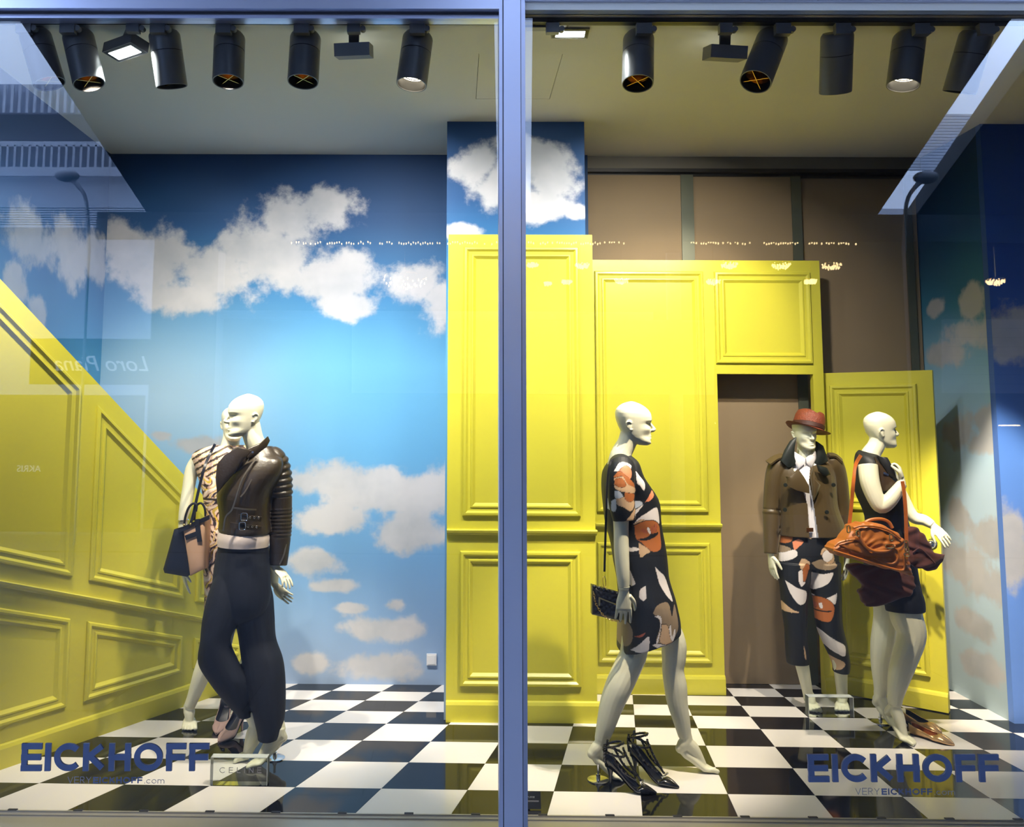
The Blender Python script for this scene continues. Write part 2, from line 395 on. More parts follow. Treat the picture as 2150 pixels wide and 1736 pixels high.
# ------------------------------------------------------------------ yellow panelling
PROF = [(0, 0), (0, .011), (.006, .019), (.018, .021), (.026, .013), (.030, .009), (.046, .008), (.050, .014), (.058, .015), (.066, .007), (.075, 0)]
def inset_poly(P, d):
    P = [np.asarray(p, float) for p in P]; n = len(P); out = []
    for i in range(n):
        a, b, c = P[i-1], P[i], P[(i+1) % n]
        e1, e2 = nrm(b-a), nrm(c-b); n1, n2 = np.array([-e1[1], e1[0]]), np.array([-e2[1], e2[0]])
        bis = n1+n2; out.append(b+bis*(d/max(1e-6, 1+np.dot(n1, n2))))
    return out
def ccw(P):
    A = sum(P[i][0]*P[(i+1) % len(P)][1]-P[(i+1) % len(P)][0]*P[i][1] for i in range(len(P)))
    return [np.asarray(p, float) for p in (P if A > 0 else P[::-1])]
def moulding(poly, o, U, N, prof=PROF, k=1.0):
    Z = np.array([0, 0, 1.0]); poly = ccw(poly); mb = MB(); n = len(poly)
    rings = []
    for ins, h in prof+[(prof[-1][0], -0.001), (0, -0.001)]:
        q = inset_poly(poly, ins*k); rings.append([o+p[0]*U+p[1]*Z+N*h for p in q])
    m = len(rings); V = [p for r in rings for p in r]; F = []
    for i in range(m):
        for j in range(n):
            k2 = (j+1) % n; i2 = (i+1) % m; F.append((i*n+j, i*n+k2, i2*n+k2, i2*n+j))
    return mb.add(V, F)
def rail(o, U, N, u0, z0, u1, z1, prof):
    # profile of (height offset, projection) swept from (u0,z0) to (u1,z1)
    Z = np.array([0, 0, 1.0]); mb = MB()
    return mb.rings([[o+u*U+(z+dz)*Z+N*dn for dz, dn in prof] for u, z in ((u0, z0), (u1, z1))])
DADO = [(-.014, 0), (-.014, .012), (-.004, .016), (.002, .03), (.014, .034), (.020, .028), (.020, 0)]
def skirting(h, h2=0): return [(0, 0), (0, .022), (h-.022, .022), (h-.012, .017), (h-.006, .014), (h, .006), (h, 0)]
def Nz(U): return np.array([U[1], -U[0], 0.0])

# column panelling
o = np.array([-0.044, YP, 0]); U = np.array([1.0, 0, 0]); N = np.array([0, -1.0, 0])
t = thing('column_panelling', (0.395, YP, 0), 'tall yellow panelling facing the sky-clad column behind the window mullion', 'wall panel')
part('board', MB().prism([(0, 0), (.879, 0), (.879, 2.87), (0, 2.87)], o, U, (0, 0, 1), N, -.017, 0), YEL, t, smooth=False)
part('panel_moulding', moulding([(.092, 1.174), (.793, 1.174), (.793, 2.792), (.095, 2.792)], o, U, N), YEL, t)
part('panel_moulding', moulding([(.080, .198), (.788, .198), (.788, .969), (.080, .969)], o, U, N), YEL, t)
part('dado_rail', rail(o, U, N, 0, 1.077, .886, 1.077, DADO), YEL, t, smooth=False)
part('skirting', rail(o, U, N, 0, 0, .895, 0, skirting(.118)), YEL, t, smooth=False)

# partition with doorway
o = np.array([0.84, YM, 0])
t = thing('doorway_partition', (1.65, YM, 0), 'yellow panelled partition with an open doorway behind the walking mannequin', 'wall panel')
dl, dr, dh, pw, ph = 1.742-.84, 2.378-.84, 2.055, 2.447-.84, 2.82
part('board', MB().prism([(0, 0), (dl, 0), (dl, dh), (dr, dh), (dr, 0), (pw, 0), (pw, ph), (0, ph)], o, U, (0, 0, 1), N, -.05, 0), YEL, t, smooth=False)
for P in ([(.095, 1.148), (.822, 1.148), (.822, 2.742), (.095, 2.742)], [(.093, .192), (.824, .192), (.824, .951), (.093, .951)], [(.897, 2.123), (1.538, 2.123), (1.538, 2.741), (.897, 2.741)]):
    part('panel_moulding', moulding(P, o, U, N), YEL, t)
part('dado_rail', rail(o, U, N, 0.08, 1.056, dl, 1.056, DADO), YEL, t, smooth=False)
part('skirting', rail(o, U, N, 0.06, 0, dl, 0, skirting(.118)), YEL, t, smooth=False)
part('skirting', rail(o, U, N, dr, 0, pw, 0, skirting(.118)), YEL, t, smooth=False)

# open door leaf
h0, h1 = np.array([2.430, 1.829, 0]), np.array([2.980, 1.401, 0]); U = nrm(h1-h0); N = Nz(U); W = np.linalg.norm(h1-h0)
door = thing('door_1', h0, 'yellow panelled door standing open into the display', None, kind='structure')
def dpx(pts): return [((lambda q: ((q-h0)@U, q[2]))(atplane(x, y, h0, N))) for x, y in pts]
part('door_leaf', MB().prism([(0, .006), (W, .006), (W, 2.066), (0, 2.066)], h0, U, (0, 0, 1), N, -.04, 0), YEL, door, smooth=False)
part('panel_moulding', moulding([(.09, 1.175), (W-.09, 1.175), (W-.09, 1.983), (.09, 1.983)], h0, U, N), YEL, door)
part('panel_moulding', moulding([(.09, .196), (W-.09, .196), (W-.09, .93), (.09, .93)], h0, U, N), YEL, door)
part('kick_rail', rail(h0, U, N, 0, 0.006, W, 0.006, skirting(.112)), YEL, door, smooth=False)
kn = h0+U*(W-.045)+np.array([0, 0, 1.0])
hd = part('door_handle', MB().cyl(kn, kn+N*.008, .028).cyl(kn+N*.008, kn+N*.045, .010).ell(kn+N*.062, .027, .027, .027), CHROME, door)

# stair panelling (oblique, raked top)
s0, s1 = np.array([-2.251, .458, 0]), np.array([-1.383, 1.843, 0]); U = nrm(s1-s0); N = Nz(U)
def spx(pts): return [((lambda q: ((q-s0)@U, q[2]))(atplane(x, y, s0, N))) for x, y in pts]
(ta, za), (tb, zb) = spx([(0, 585), (388, 999)]); sl = (zb-za)/(tb-ta); ue = 1.634; us_ = -0.32
ztop = lambda u: za+(u-ta)*sl
t = thing('stair_panelling', (-1.9, 1.0, 0), 'raked yellow stair panelling running back along the left wall', 'wall panel')
part('board', MB().prism([(us_, 0), (ue, 0), (ue, ztop(ue)), (us_, ztop(us_))], s0, U, (0, 0, 1), N, -.06, 0), YEL, t, smooth=False)
(da, dza), (db, dzb) = spx([(0, 1226), (426, 1302)]); ds = (dzb-dza)/(db-da); zd = lambda u: dza+(u-da)*ds
part('dado_rail', rail(s0, U, N, us_, zd(us_), ue, zd(ue), DADO), YEL, t, smooth=False)
part('skirting', rail(s0, U, N, us_, 0, ue, 0, skirting(.118)), YEL, t, smooth=False)
def quadp(u0, u1, low, high): return [(u0, low(u0)), (u1, low(u1)), (u1, high(u1)), (u0, high(u0))]
gap = 0.135
for u0, u1 in ((-.30, .343), (.450, 1.108), (1.205, 1.585)):
    part('panel_moulding', moulding(quadp(u0, u1, lambda u: .205, lambda u: zd(u)-.115), s0, U, N), YEL, t)
    part('panel_moulding', moulding(quadp(u0, u1, lambda u: zd(u)+.105, lambda u: ztop(u)-.125), s0, U, N), YEL, t)

# white wall socket by the column
wo = at(907, 1384, YB-0.005)
ws = thing('wall_socket', (wo[0], YB, wo[2]-.035), 'white blank wall socket plate low on the sky mural left of the column', 'socket')
part('plate', MB().box(wo[0]-.035, wo[0]+.03, YB-.018, YB, wo[2]-.036, wo[2]+.036), WPLAS, ws, smooth=False)
part('cover', MB().box(wo[0]-.028, wo[0]+.023, YB-.022, YB-.018, wo[2]-.028, wo[2]+.028), WPLAS, ws, smooth=False)

# ------------------------------------------------------------------ the shop window
win = thing('window_1', (0.26, YG, 0), 'large two-pane shop window with a silver mullion', None, kind='structure')
xm0, xm1 = float(at(1048.5, 868, YG-.06)[0]), float(at(1106, 868, YG-.06)[0]); xi0, xi1 = float(at(1058, 868, YG-.06)[0]), float(at(1095, 868, YG-.06)[0])
part('mullion', MB().box(xm0, xm1, YG-.045, YG+.05, -.02, 3.9).box(xi0, xi1, YG-.065, YG-.045, -.02, 3.9), ALU, win, smooth=False)
part('mullion_groove', MB().box(xi0-.004, xi0, YG-.0465, YG-.045, -.02, 3.9).box(xi1, xi1+.004, YG-.0465, YG-.045, -.02, 3.9), ALUD, win, smooth=False)
zl = float(at(520, 42, YG)[2]); zr = float(at(1620, 26, YG)[2])
for x0, x1, z in ((-3.0, xm0, zl), (xm1, 4.2, zr)):
    part('head_gasket', MB().box(x0, x1, YG-.018, YG+.04, z, z+.018), ALU, win, smooth=False)
    part('head_bead', MB().box(x0, x1, YG-.026, YG-.018, z+.018, z+.03), ALUD, win, smooth=False)
    part('head_lip', MB().box(x0, x1, YG-.06, YG-.018, z+.026, z+.044), ALU, win, smooth=False)
    part('head_rail', MB().box(x0, x1, YG-.05, YG+.04, z+.044, z+.115), ALU, win, smooth=False)
part('head_fascia', MB().box(-3.0, 4.2, YG-.062, YG+.04, zl+.115, zl+.6), ALU, win, smooth=False)
for x0, x1, z in ((-3.0, xm0+.01, zl), (xm1-.01, 4.2, zr)):
    part('glass_pane', MB().box(x0, x1, YG, YG+.010, -.02, z+.02), GLASS, win, smooth=False)
sill = part('sill', MB().box(-3.0, 4.2, -.008, 0.0, -.12, .003).box(-3.0, 4.2, -.03, -.008, -.12, -.004).box(-3.0, 4.2, -.20, -.03, -.12, -.010).box(-3.0, 4.2, -.27, -.20, -.12, -.002), ALUS, win, smooth=False)
for i in range(-8, 16):
    q = atz(22+i*139.5, 1704, 0.003)
    part('glazing_block', MB().box(q[0]-.02, q[0]+.02, -.007, .006, .0, .006), ALUD, win, smooth=False)
# ------------------------------------------------------------------ track spotlights
YT = -0.15
track = thing('lighting_track', (0.4, YT, CZ-.03), 'black lighting track running along the ceiling behind the window head', 'track')
part('track_profile', MB().box(-2.42, 3.3, YT-.018, YT+.018, CZ-.022, CZ), BLACK, track, smooth=False)
part('track_slot', MB().box(-2.42, 3.3, YT-.008, YT+.008, CZ-.0225, CZ-.0215), ALUD, track, smooth=False)
def spotlight(xt, yt, xb, yb, Yt, Yb, label, lit, target, power, cone=42, arm_px=None, col=(1.0, 0.84, 0.62)):
    a = at(xt, yt, Yt); b = at(xb, yb, Yb); d = nrm(b-a); a = a+d*max(0, (a[2]-(CZ-.03))/-d[2]); L = np.linalg.norm(b-a); R = .073
    root = thing('track_spotlight', (a[0], YT, CZ-.03), label, 'spotlight', 'track spotlights')
    u = nrm(np.cross(d, (0, 1, 0.02))); v = np.cross(d, u)
    def ring(s, r): return (a+d*s, u*r, v*r)
    k = L*.36
    up = MB().loft([ring(0, R*.86), ring(.012, R*.97), ring(.02, R), ring(k, R)], 40)
    part('upper_housing', up, SPOTG, root, angle=40)
    part('shadow_gap', MB().loft([ring(k, R*.965), ring(k+.004, R*.965)], 32, cap=False), BLACK, root)
    # open lower barrel with wall thickness
    lo = MB().loft([ring(k+.004, R*.5), ring(k+.004, R), ring(L-.006, R), ring(L, R*.985), ring(L, R*.93), ring(L-.02, R*.92), ring(L*.62, R*.86), ring(L*.62, R*.1)], 40, cap=True)
    part('barrel', lo, SPOTG, root, angle=40)
    part('inner_baffle', MB().loft([ring(L-.004, R*.925), ring(L-.02, R*.915), ring(L*.62+.002, R*.85)], 40, cap=False), BLACK, root)
    if lit:
        part('lens', MB().loft([ring(L-.055, R*.80), ring(L-.050, R*.80)], 32), LAMPW, root)
        part('lens_clip', MB().tube([a+d*(L-.046)+u*R*.55*math.cos(t)+v*R*.55*math.sin(t) for t in np.linspace(0, 2*math.pi, 24)], .0022, 6, 1), BLACK, root)
    else:
        part('reflector', MB().loft([ring(L-.05, R*.82), ring(L*.66, R*.35), ring(L*.66, R*.05)], 32, cap=False), BRASS, root)
        cb = MB()
        for w_ in (u+v, u-v):
            w_ = nrm(w_); x = np.cross(d, w_)
            cb.obox(a+d*(L-.035), w_*R*.86, x*.0015, d*.022)
        part('cross_louvre', cb, BRASS, root, smooth=False)
    # arm and adapter
    top = np.array([a[0], YT, CZ-.034])
    if arm_px: top[0] = at(arm_px, 40, YT)[0]
    e = a+d*.05-nrm(np.array([0, 1, 0.0])-d*d[1])*(-R-.006) if False else a+d*.03
    part('track_adapter', MB().box(top[0]-.035, top[0]+.035, YT-.016, YT+.016, CZ-.075, CZ-.0235), SPOTG, root, smooth=False)
    part('adapter_knob', MB().cyl((top[0]+.045, YT-.012, CZ-.05), (top[0]+.045, YT+.012, CZ-.05), .014, n=16), SPOTG, root)
    part('arm', MB().obox((top+e)/2, (.018, 0, 0), (0, .011, 0), (e-top)/2), SPOTG, root, smooth=False)
    ld = bpy.data.lights.new('spot_lamp', 'SPOT'); ld.energy = power; ld.spot_size = math.radians(cone); ld.spot_blend = 0.6; ld.color = col; ld.shadow_soft_size = 0.03
    lo_ = bpy.data.objects.new('spot_lamp', ld); COL.objects.link(lo_); lo_.parent = root
    pos = a+d*(L+.012); lo_.location = Vector(pos-worg(root))
    lo_.rotation_euler = (Vector(target)-Vector(pos)).to_track_quat('-Z', 'Y').to_euler()
    return root
SP = [  # top px, bottom px, Y top, Y bottom, lit lens, aim, power, cone
 (66, 48, 104, 176, -.06, -.06, False, (-1.95, .95, .7), 170, 58, 'leftmost spotlight of the track, half lost in the street reflection'),
 (158, 50, 187, 176, -.05, -.07, False, (-1.9, 1.9, 2.6), 60, 55, 'second spotlight from the left with a bright glint on its barrel'),
 (343, 60, 361, 182, -.08, -.02, False, (-1.08, .62, 1.75), 330, 30, 'spotlight just right of the slanted lit floodlight'),
 (483, 55, 479, 172, -.04, -.08, False, (-1.5, 1.88, 1.9), 70, 50, 'spotlight with warm reflector near the middle of the left pane'),
 (643, 55, 636, 172, -.04, -.08, False, (-.7, 1.8, 1.5), 95, 50, 'spotlight just left of the plain small floodlight in the left pane'),
 (880, 60, 864, 178, -.04, -.07, True, (-1.05, .7, .9), 230, 42, 'brightly lit spotlight nearest the mullion on its left side'),
 (1341, 60, 1339, 176, -.03, -.10, False, (.4, 1.2, 1.7), 62, 46, 'upright spotlight right of the mullion with a warm cross louvre'),
 (1630, 60, 1586, 172, -.02, -.12, False, (.98, .5, 1.15), 480, 37, 'strongly tilted spotlight with a star-shaped cross louvre'),
 (1758, 68, 1754, 194, -.10, .03, False, (1.5, 1.8, 2.2), 110, 55, 'matt grey spotlight second left of the lit one on the right'),
 (1912, 58, 1896, 180, -.05, -.06, True, (2.35, 1.15, 1.05), 360, 42, 'brightly lit spotlight second from the right end of the track'),
 (2052, 65, 2014, 194, -.09, .01, False, (3.30, 1.15, .95), 850, 30, 'rightmost spotlight of the track crossed by the sky reflection'),
]
for xt, yt, xb, yb, Yt, Yb, lit, tg, pw_, cn_, lab in SP:
    spotlight(xt, yt, xb, yb, Yt, Yb, lab, lit, tg, pw_, cn_)
def flood(px, py, w_, h_, dep, tilt, yaw, armpx, label, lit, power=0):
    c = at(px, py, -.03); root = thing('track_floodlight', (c[0], YT, CZ-.03), label, 'floodlight', 'track floodlights')
    Rm = np.array(Matrix.Rotation(yaw, 3, 'Z') @ Matrix.Rotation(tilt, 3, 'X'))
    U, V, W_ = Rm@np.array([w_, 0, 0]), Rm@np.array([0, dep, 0]), Rm@np.array([0, 0, h_])
    part('housing', MB().obox(c, U, V, W_), SPOTG, root, smooth=False)
    ax = at(armpx, 60, YT)[0]
    part('arm', MB().obox(((ax+c[0])/2, (YT+c[1])/2, (CZ-.034+c[2]+h_)/2), (.024, 0, 0), (0, .010, 0), ((c[0]-ax)/2, (c[1]-YT)/2, (c[2]+h_-CZ+.034)/2)), SPOTG, root, smooth=False)
    part('track_adapter', MB().box(ax-.03, ax+.03, YT-.016, YT+.016, CZ-.07, CZ-.0235), SPOTG, root, smooth=False)
    part('adapter_knob', MB().cyl((ax+.042, YT-.012, CZ-.05), (ax+.042, YT+.012, CZ-.05), .013, n=16), SPOTG, root)
    if lit:
        part('bezel', MB().obox(c-W_*1.0, U*.96, V*.9, W_*.03), BLACK, root, smooth=False)
        part('lens', MB().obox(c-W_*1.06, U*.78, V*.62, W_*.03), LAMPC, root, smooth=False)
        ld = bpy.data.lights.new('flood_lamp', 'AREA'); ld.shape = 'RECTANGLE'; ld.size = w_*1.5; ld.size_y = dep*1.2; ld.energy = power; ld.color = (0.95, 1.0, 0.96); ld.spread = math.radians(150)
        lo_ = bpy.data.objects.new('flood_lamp', ld); COL.objects.link(lo_); lo_.parent = root
        lo_.location = Vector(c-W_*1.2-worg(root)); lo_.rotation_euler = (Matrix(Rm.tolist()) @ Matrix.Rotation(math.radians(38), 3, 'X')).to_euler()
    return root
flood(264, 100, .105, .026, .05, -.15, -.55, 280, 'slanted lit floodlight with a white lens at upper left', True, 30)
flood(743, 107, .085, .030, .05, .25, -.10, 743, 'small plain floodlight between two spotlights in the left pane', False)
flood(1197, 64, .088, .020, .035, -.2, .0, 1160, 'lit floodlight with a white lens just right of the mullion', True, 20)
flood(1522, 112, .090, .030, .05, .25, .12, 1523, 'small plain floodlight hanging left of the tilted spotlight', False)
fl3 = bpy.data.objects['track_floodlight.002']; a_, b_ = at(1101, 50, YT+.02), at(1155, 29, YT+.02)
part('swivel_bracket', MB().box(a_[0], b_[0], YT+.021, YT+.06, a_[2], min(b_[2], CZ-.03)), SPOTG, fl3, smooth=False)

# fill lamps and lit lenses added to the two floodlights seen from behind
for nm, dx in (('track_floodlight.001', 0.0), ('track_floodlight.003', 0.0)):
    r_ = bpy.data.objects[nm]; hs = [o for o in r_.children if o.name.startswith('housing')][0]
    c_ = np.mean(verts_np(hs.data), 0)
    ld = bpy.data.lights.new('fill_lamp', 'AREA'); ld.shape = 'RECTANGLE'; ld.size = .15; ld.size_y = .05; ld.energy = 40; ld.color = (1.0, .93, .82); ld.spread = math.radians(100)
    lo_ = bpy.data.objects.new('fill_lamp', ld); COL.objects.link(lo_); lo_.parent = r_; lo_.location = Vector(c_+np.array([0, .062, 0.0]))
    lo_.rotation_euler = Vector((0, 1, -1.0)).to_track_quat('-Z', 'Y').to_euler()
    part('lens', MB().obox(c_+worg(r_)+np.array([0, .054, .006]), (.07, 0, 0), (0, .003, 0), (0, 0, .011)), LAMPC, r_, smooth=False)
# ------------------------------------------------------------------ figure kit
def Rz(a): return np.array([[math.cos(a), -math.sin(a), 0], [math.sin(a), math.cos(a), 0], [0, 0, 1]])
def Ry(a): return np.array([[math.cos(a), 0, math.sin(a)], [0, 1, 0], [-math.sin(a), 0, math.cos(a)]])
def Rx(a): return np.array([[1, 0, 0], [0, math.cos(a), -math.sin(a)], [0, math.sin(a), math.cos(a)]])
HEADP = [(0.0, .070, .030, .022), (.035, .084, .004, .036), (.09, .088, -.022, .047), (.16, .086, -.040, .054), (.24, .086, -.058, .059), (.34, .085, -.072, .064), (.43, .081, -.082, .0675),
         (.49, .080, -.088, .0695), (.56, .088, -.094, .0715), (.64, .090, -.098, .0735), (.73, .085, -.099, .0735), (.81, .073, -.095, .069), (.88, .055, -.083, .059), (.94, .032, -.064, .043), (.98, .008, -.040, .023), (1.0, -.010, -.022, .006)]
def head(mb, chin, yaw, pitch=0.0, roll=0.0, h=.225, s=1.0):
    # chin: point level with the chin on the head's vertical axis; yaw: direction the face looks (0 = +X)
    R = Rz(yaw)@Ry(-pitch)@Rx(roll); o = np.asarray(chin, float); k = s
    def T(x, y, z): return o+R@np.array([x*k, y*k, z*h])
    HP = np.array(HEADP); secs = []; G = lambda v, c, w_: math.exp(-((v-c)/w_)**2)
    for z in np.linspace(0, 1, 64):
        f, b, w_ = [np.interp(z, HP[:, 0], HP[:, i]) for i in (1, 2, 3)]; ring = []
        cx = (b*0.42+f*0.10)*min(1, z/.2)+(f+b)/2*max(0, 1-z/.2)
        for j in range(52):
            t = 2*math.pi*j/52; c, s_ = math.cos(t), math.sin(t)
            x = cx+(f-cx)*abs(c)**0.85 if c > 0 else cx-(cx-b)*abs(c)**0.95
            y = w_*math.copysign(abs(s_)**(0.95 if c < 0 else 1.05), s_); ay = abs(y)
            if c > 0:
                q = min(1, max(0, (x-.02)/.03))
                x += q*(-.0105*G(ay, .030, .017)*G(z, .492, .050)+.0062*G(ay, .030, .0125)*G(z, .478, .024)+.0045*G(ay, .030, .022)*G(z, .572, .026)
                        +.004*G(ay, .040, .018)*G(z, .375, .055)-.0045*G(ay, .040, .014)*G(z, .225, .06)
                        +.0060*G(y, 0, .019)*G(z, .216, .016)+.0065*G(y, 0, .016)*G(z, .167, .020)-.0045*G(y, 0, .022)*G(z, .193, .009)
                        -.0035*G(y, 0, .022)*G(z, .115, .025)+.0035*G(y, 0, .020)*G(z, .055, .035))
                y *= 1+q*(.03*G(z, .38, .06)-.05*G(z, .23, .07))
            ring.append(T(x, y, z))
        secs.append(ring)
    mb.rings(secs)
    mb.tube([T(.074, 0, .555), T(.086, 0, .485), T(.101, 0, .395), T(.103, 0, .365), T(.092, 0, .342), T(.076, 0, .335)], [.0075*k, .0068*k, .0088*k, .0092*k, .0085*k, .007*k], 12, 4)
    for sy in (-1, 1):
        mb.ell(T(.089, sy*.0085, .354), .0085*k, .0062*k, .0062*k)
        e = [(-.030, .49), (-.040, .53), (-.053, .51), (-.055, .45), (-.046, .38), (-.034, .335), (-.028, .36)]
        mb.tube([T(x, sy*(.071+.005*math.sin(i)), z) for i, (x, z) in enumerate(e)], .0048*k, 8, 3)
        mb.ell(T(-.040, sy*.068, .43), .012*k, .0055*k, .020*k)
    return o, R
def limb(mb, pts, n=18, sub=5):
    P = [at(p[0], p[1], p[2]) if len(p) == 4 and p[0] > 10 else np.array(p[:3]) for p in pts]
    mb.tube(P, [p[3] for p in pts], n, sub); return P
def torso(mb, secs, fwd, n=28, sub=4, power=1.0, zt=None):
    # secs: (px, py, Y, half front-back, half lateral)
    F = nrm((fwd[0], fwd[1], 0)); L = np.array([-F[1], F[0], 0])
    C = [np.concatenate([at(*q[:3]), [q[3], q[4], q[5] if len(q) > 5 else 0]]) for q in secs]; C = crom(C, sub)
    mb.loft([(c[:3], (F+np.array([0, 0, c[5]]))*c[3], L*c[4]) for c in C], n, True, power)
def hand(mb, w_, d, pn, ts, curl=0.25, k=1.0, fist=False, splay=0.06):
    w_, d = np.asarray(w_, float), nrm(d); pn = nrm(np.asarray(pn, float)-np.dot(pn, d)*d); t = np.cross(d, pn)
    if np.dot(t, ts) < 0: t = -t
    mb.loft([(w_-d*.012*k, t*.021*k, pn*.018*k), (w_+d*.015*k, t*.026*k, pn*.016*k), (w_+d*.05*k, t*.036*k, pn*.014*k), (w_+d*.082*k, t*.037*k, pn*.012*k), (w_+d*.092*k, t*.030*k, pn*.009*k)], 16)
    for i, (off, ln) in enumerate(((.030, .072), (.0102, .081), (-.0100, .076), (-.029, .060))):
        p = w_+d*.078*k+t*off*k; a = curl*(0.7+.12*i); dd = d+t*off*splay*45; pts = [p]
        for q, (fr, ang) in enumerate(((.42, .6), (.32, 1.3), (.26, 1.9))):
            th = a*ang if not fist else 0.6+1.15*q
            pts.append(pts[-1]+(nrm(dd)*math.cos(th)+pn*math.sin(th))*ln*fr*k)
        mb.tube(pts, [.0084*k, .0078*k, .0072*k, .0058*k], 10, 3)
        mb.ell(pts[-1], .0056*k, .0056*k, .0056*k, 8, 6)
    p = w_+d*.022*k+t*.024*k
    a = nrm(d*.70+t*.62+pn*.25); b = nrm(d*.92+t*.25+pn*(.35 if not fist else .8))
    mb.tube([p, p+a*.036*k, p+a*.036*k+b*.028*k, p+a*.036*k+b*.05*k], [.0125*k, .0108*k, .0095*k, .0070*k], 10, 3)
    mb.ell(p+a*.036*k+b*.05*k, .0068*k, .0068*k, .0068*k, 8, 6)
def foot(mb, ankle, heel, ball, toe, big=1):
    # arched mannequin foot: ankle, heel, ball and toe tip points; big = side of the big toe (+1 left of the walking direction)
    A, H_, B, T_ = map(lambda p: np.asarray(p, float), (ankle, heel, ball, toe)); t = nrm(T_-B); t[2] = 0; t = nrm(t); l = np.cross((0, 0, 1.0), t)
    mb.tube([A+np.array([0, 0, .03]), A, H_*.55+A*.45, H_], [.031, .032, .030, .023], 14, 4)
    mb.ell(H_, .024, .024, .024)
    mid = H_*.45+B*.55+np.array([0, 0, .004])
    up = np.array([0, 0, 1.0])
    def sec(c, w_, h_, ax): 
        v = nrm(np.cross(ax, l)); return (c, l*w_, v*h_)
    ax1 = nrm(B-H_)
    mb.loft([sec(H_*.9+B*.1, .020, .020, ax1), sec(H_*.7+B*.3, .026, .024, ax1), sec(mid, .031, .022, ax1), sec(H_*.25+B*.75+up*.004, .037, .021, ax1), sec(B+up*.002, .042, .019, nrm(ax1+t)), sec(B+t*.018+up*.0, .042, .016, t), sec(B+t*.030-up*.002, .038, .013, t)], 18)
    mb.tube([A, A*.55+B*.45+up*.018, B+up*.012], [.031, .031, .020], 14, 4)
    fl_ = B[2]-.006
    for i, (off, ln, r) in enumerate(((.027, .062, .0125), (.0085, .058, .0095), (-.008, .052, .009), (-.022, .044, .0085), (-.034, .034, .008))):
        p = B+t*.018+l*off*big; e = B+t*ln+l*off*big*1.05+l*.003*big*(1 if i == 0 else -.3)
        p[2] = fl_+.004; e[2] = max(r, fl_-.004)
        m_ = (p+e)/2+up*.004; mb.tube([p, m_, e], [r*.95, r, r*.9], 10, 3); mb.ell(e, r*.95, r*.95, r*.9, 10, 7)
def rod_base(px, py, hook, parent):
    b = atz(px, py, 0.0)
    part('support_rod', MB().cyl(b+np.array([0, 0, .008]), (b[0], b[1], hook), .006, n=12).cyl(b+np.array([0, 0, .008]), b+np.array([0, 0, .03]), .011, n=16), CHROME, parent)
    part('base_plate', MB().lathe(b, [(0, 0), (.052, 0), (.052, .005), (.046, .008), (0, .008)]), CHROME, parent)
def lathe(self, o, prof, n=36):
    o = np.asarray(o, float)
    return self.rings([[o+np.array([r*math.cos(2*math.pi*j/n), r*math.sin(2*math.pi*j/n), z]) for j in range(n)] for r, z in [(max(r, 1e-4), z) for r, z in prof]], cap=True)
MB.lathe = lathe
def body_done(mb, root, voxel=.0035, it=3): return put_world('body', remesh(mb, voxel, it, 'body'), SKIN, root)
def garment(name, mb, m, root, voxel=.0045, it=3, fold=None, label=None, col=None):
    me = remesh(mb, voxel, it, name)
    if fold:
        co, no = verts_np(me), norms_np(me); amp, fx, fz = fold
        w_ = np.sin(co[:, 0]*fx+co[:, 2]*fz*.35+1.3*np.sin(co[:, 2]*fz*.7+co[:, 1]*5))*np.sin(co[:, 1]*fx*.8+co[:, 2]*fz*.5+.8)
        w_ += .6*np.sin(co[:, 2]*fz*1.7+co[:, 0]*fx*.6+2*np.sin(co[:, 1]*7))
        set_verts(me, co+no*(amp*w_)[:, None])
    if col is not None: paint(me, col(verts_np(me)))
    return put_world(name, me, m, root, label)
def pxpoly(ox, oy, s, pts, Y): return [tuple(at(ox+s*x, oy+s*y, Y)[[0, 2]]) for x, y in pts]
def smooth_poly(P, m=5):
    P = np.array(P); return [tuple(q) for q in crom(np.vstack([P, P[:1]]), m)[:-1]]
def print_fn(base, shapes):
    # shapes: (colour, polygon in x,z, outline width) painted in order on the cloth, seen flat from the front
    def fn(co):
        c = np.tile(np.array(base, float), (len(co), 1)); P = co[:, [0, 2]]
        for colr, poly in shapes:
            c[inpoly(P, poly)] = colr
        return c
    return fn

# ================================================================== mannequin striding right in a printed dress
g3 = atz(1380, 1618); M3 = thing('mannequin', (1.0, .47, 0), 'bald mannequin striding right in a floral print shift dress', 'mannequin')
mb = MB()
ch = at(1331, 934, .51); head(mb, ch, 0.0, pitch=-.03)
mb.tube([at(1325, 905, .51), at(1316, 930, .51), at(1304, 955, .51), at(1303, 985, .51)], [.052, .049, .056, .075], 20, 4)
torso(mb, [(1303, 962, .51, .045, .055), (1304, 978, .51, .070, .13), (1310, 1000, .51, .085, .160), (1326, 1045, .51, .110, .140), (1333, 1085, .51, .098, .122), (1338, 1125, .51, .085, .112), (1346, 1180, .51, .105, .145), (1352, 1230, .51, .118, .160), (1352, 1285, .51, .110, .150)], (1, 0))
limb(mb, [(1342, 1270, .455, .078), (1331, 1366, .447, .067), (1321, 1393, .432, .067), (1300, 1439, .41, .066), (1284, 1479, .405, .058), (1272, 1522, .40, .046), (1263, 1553, .40, .035)])
limb(mb, [(1368, 1270, .555, .080), (1410, 1340, .53, .066), (1415, 1376, .52, .061), (1413, 1406, .515, .054), (1418, 1439, .51, .057), (1422, 1473, .505, .052), (1430, 1508, .50, .043), (1438, 1545, .50, .033)])
foot(mb, at(1440, 1556, .50), at(1428, 1571, .50), at(1476, 1610, .50)*[1, 1, 0]+np.array([0, 0, .018]), at(1504, 1620, .50)*[1, 1, 0], big=-1)
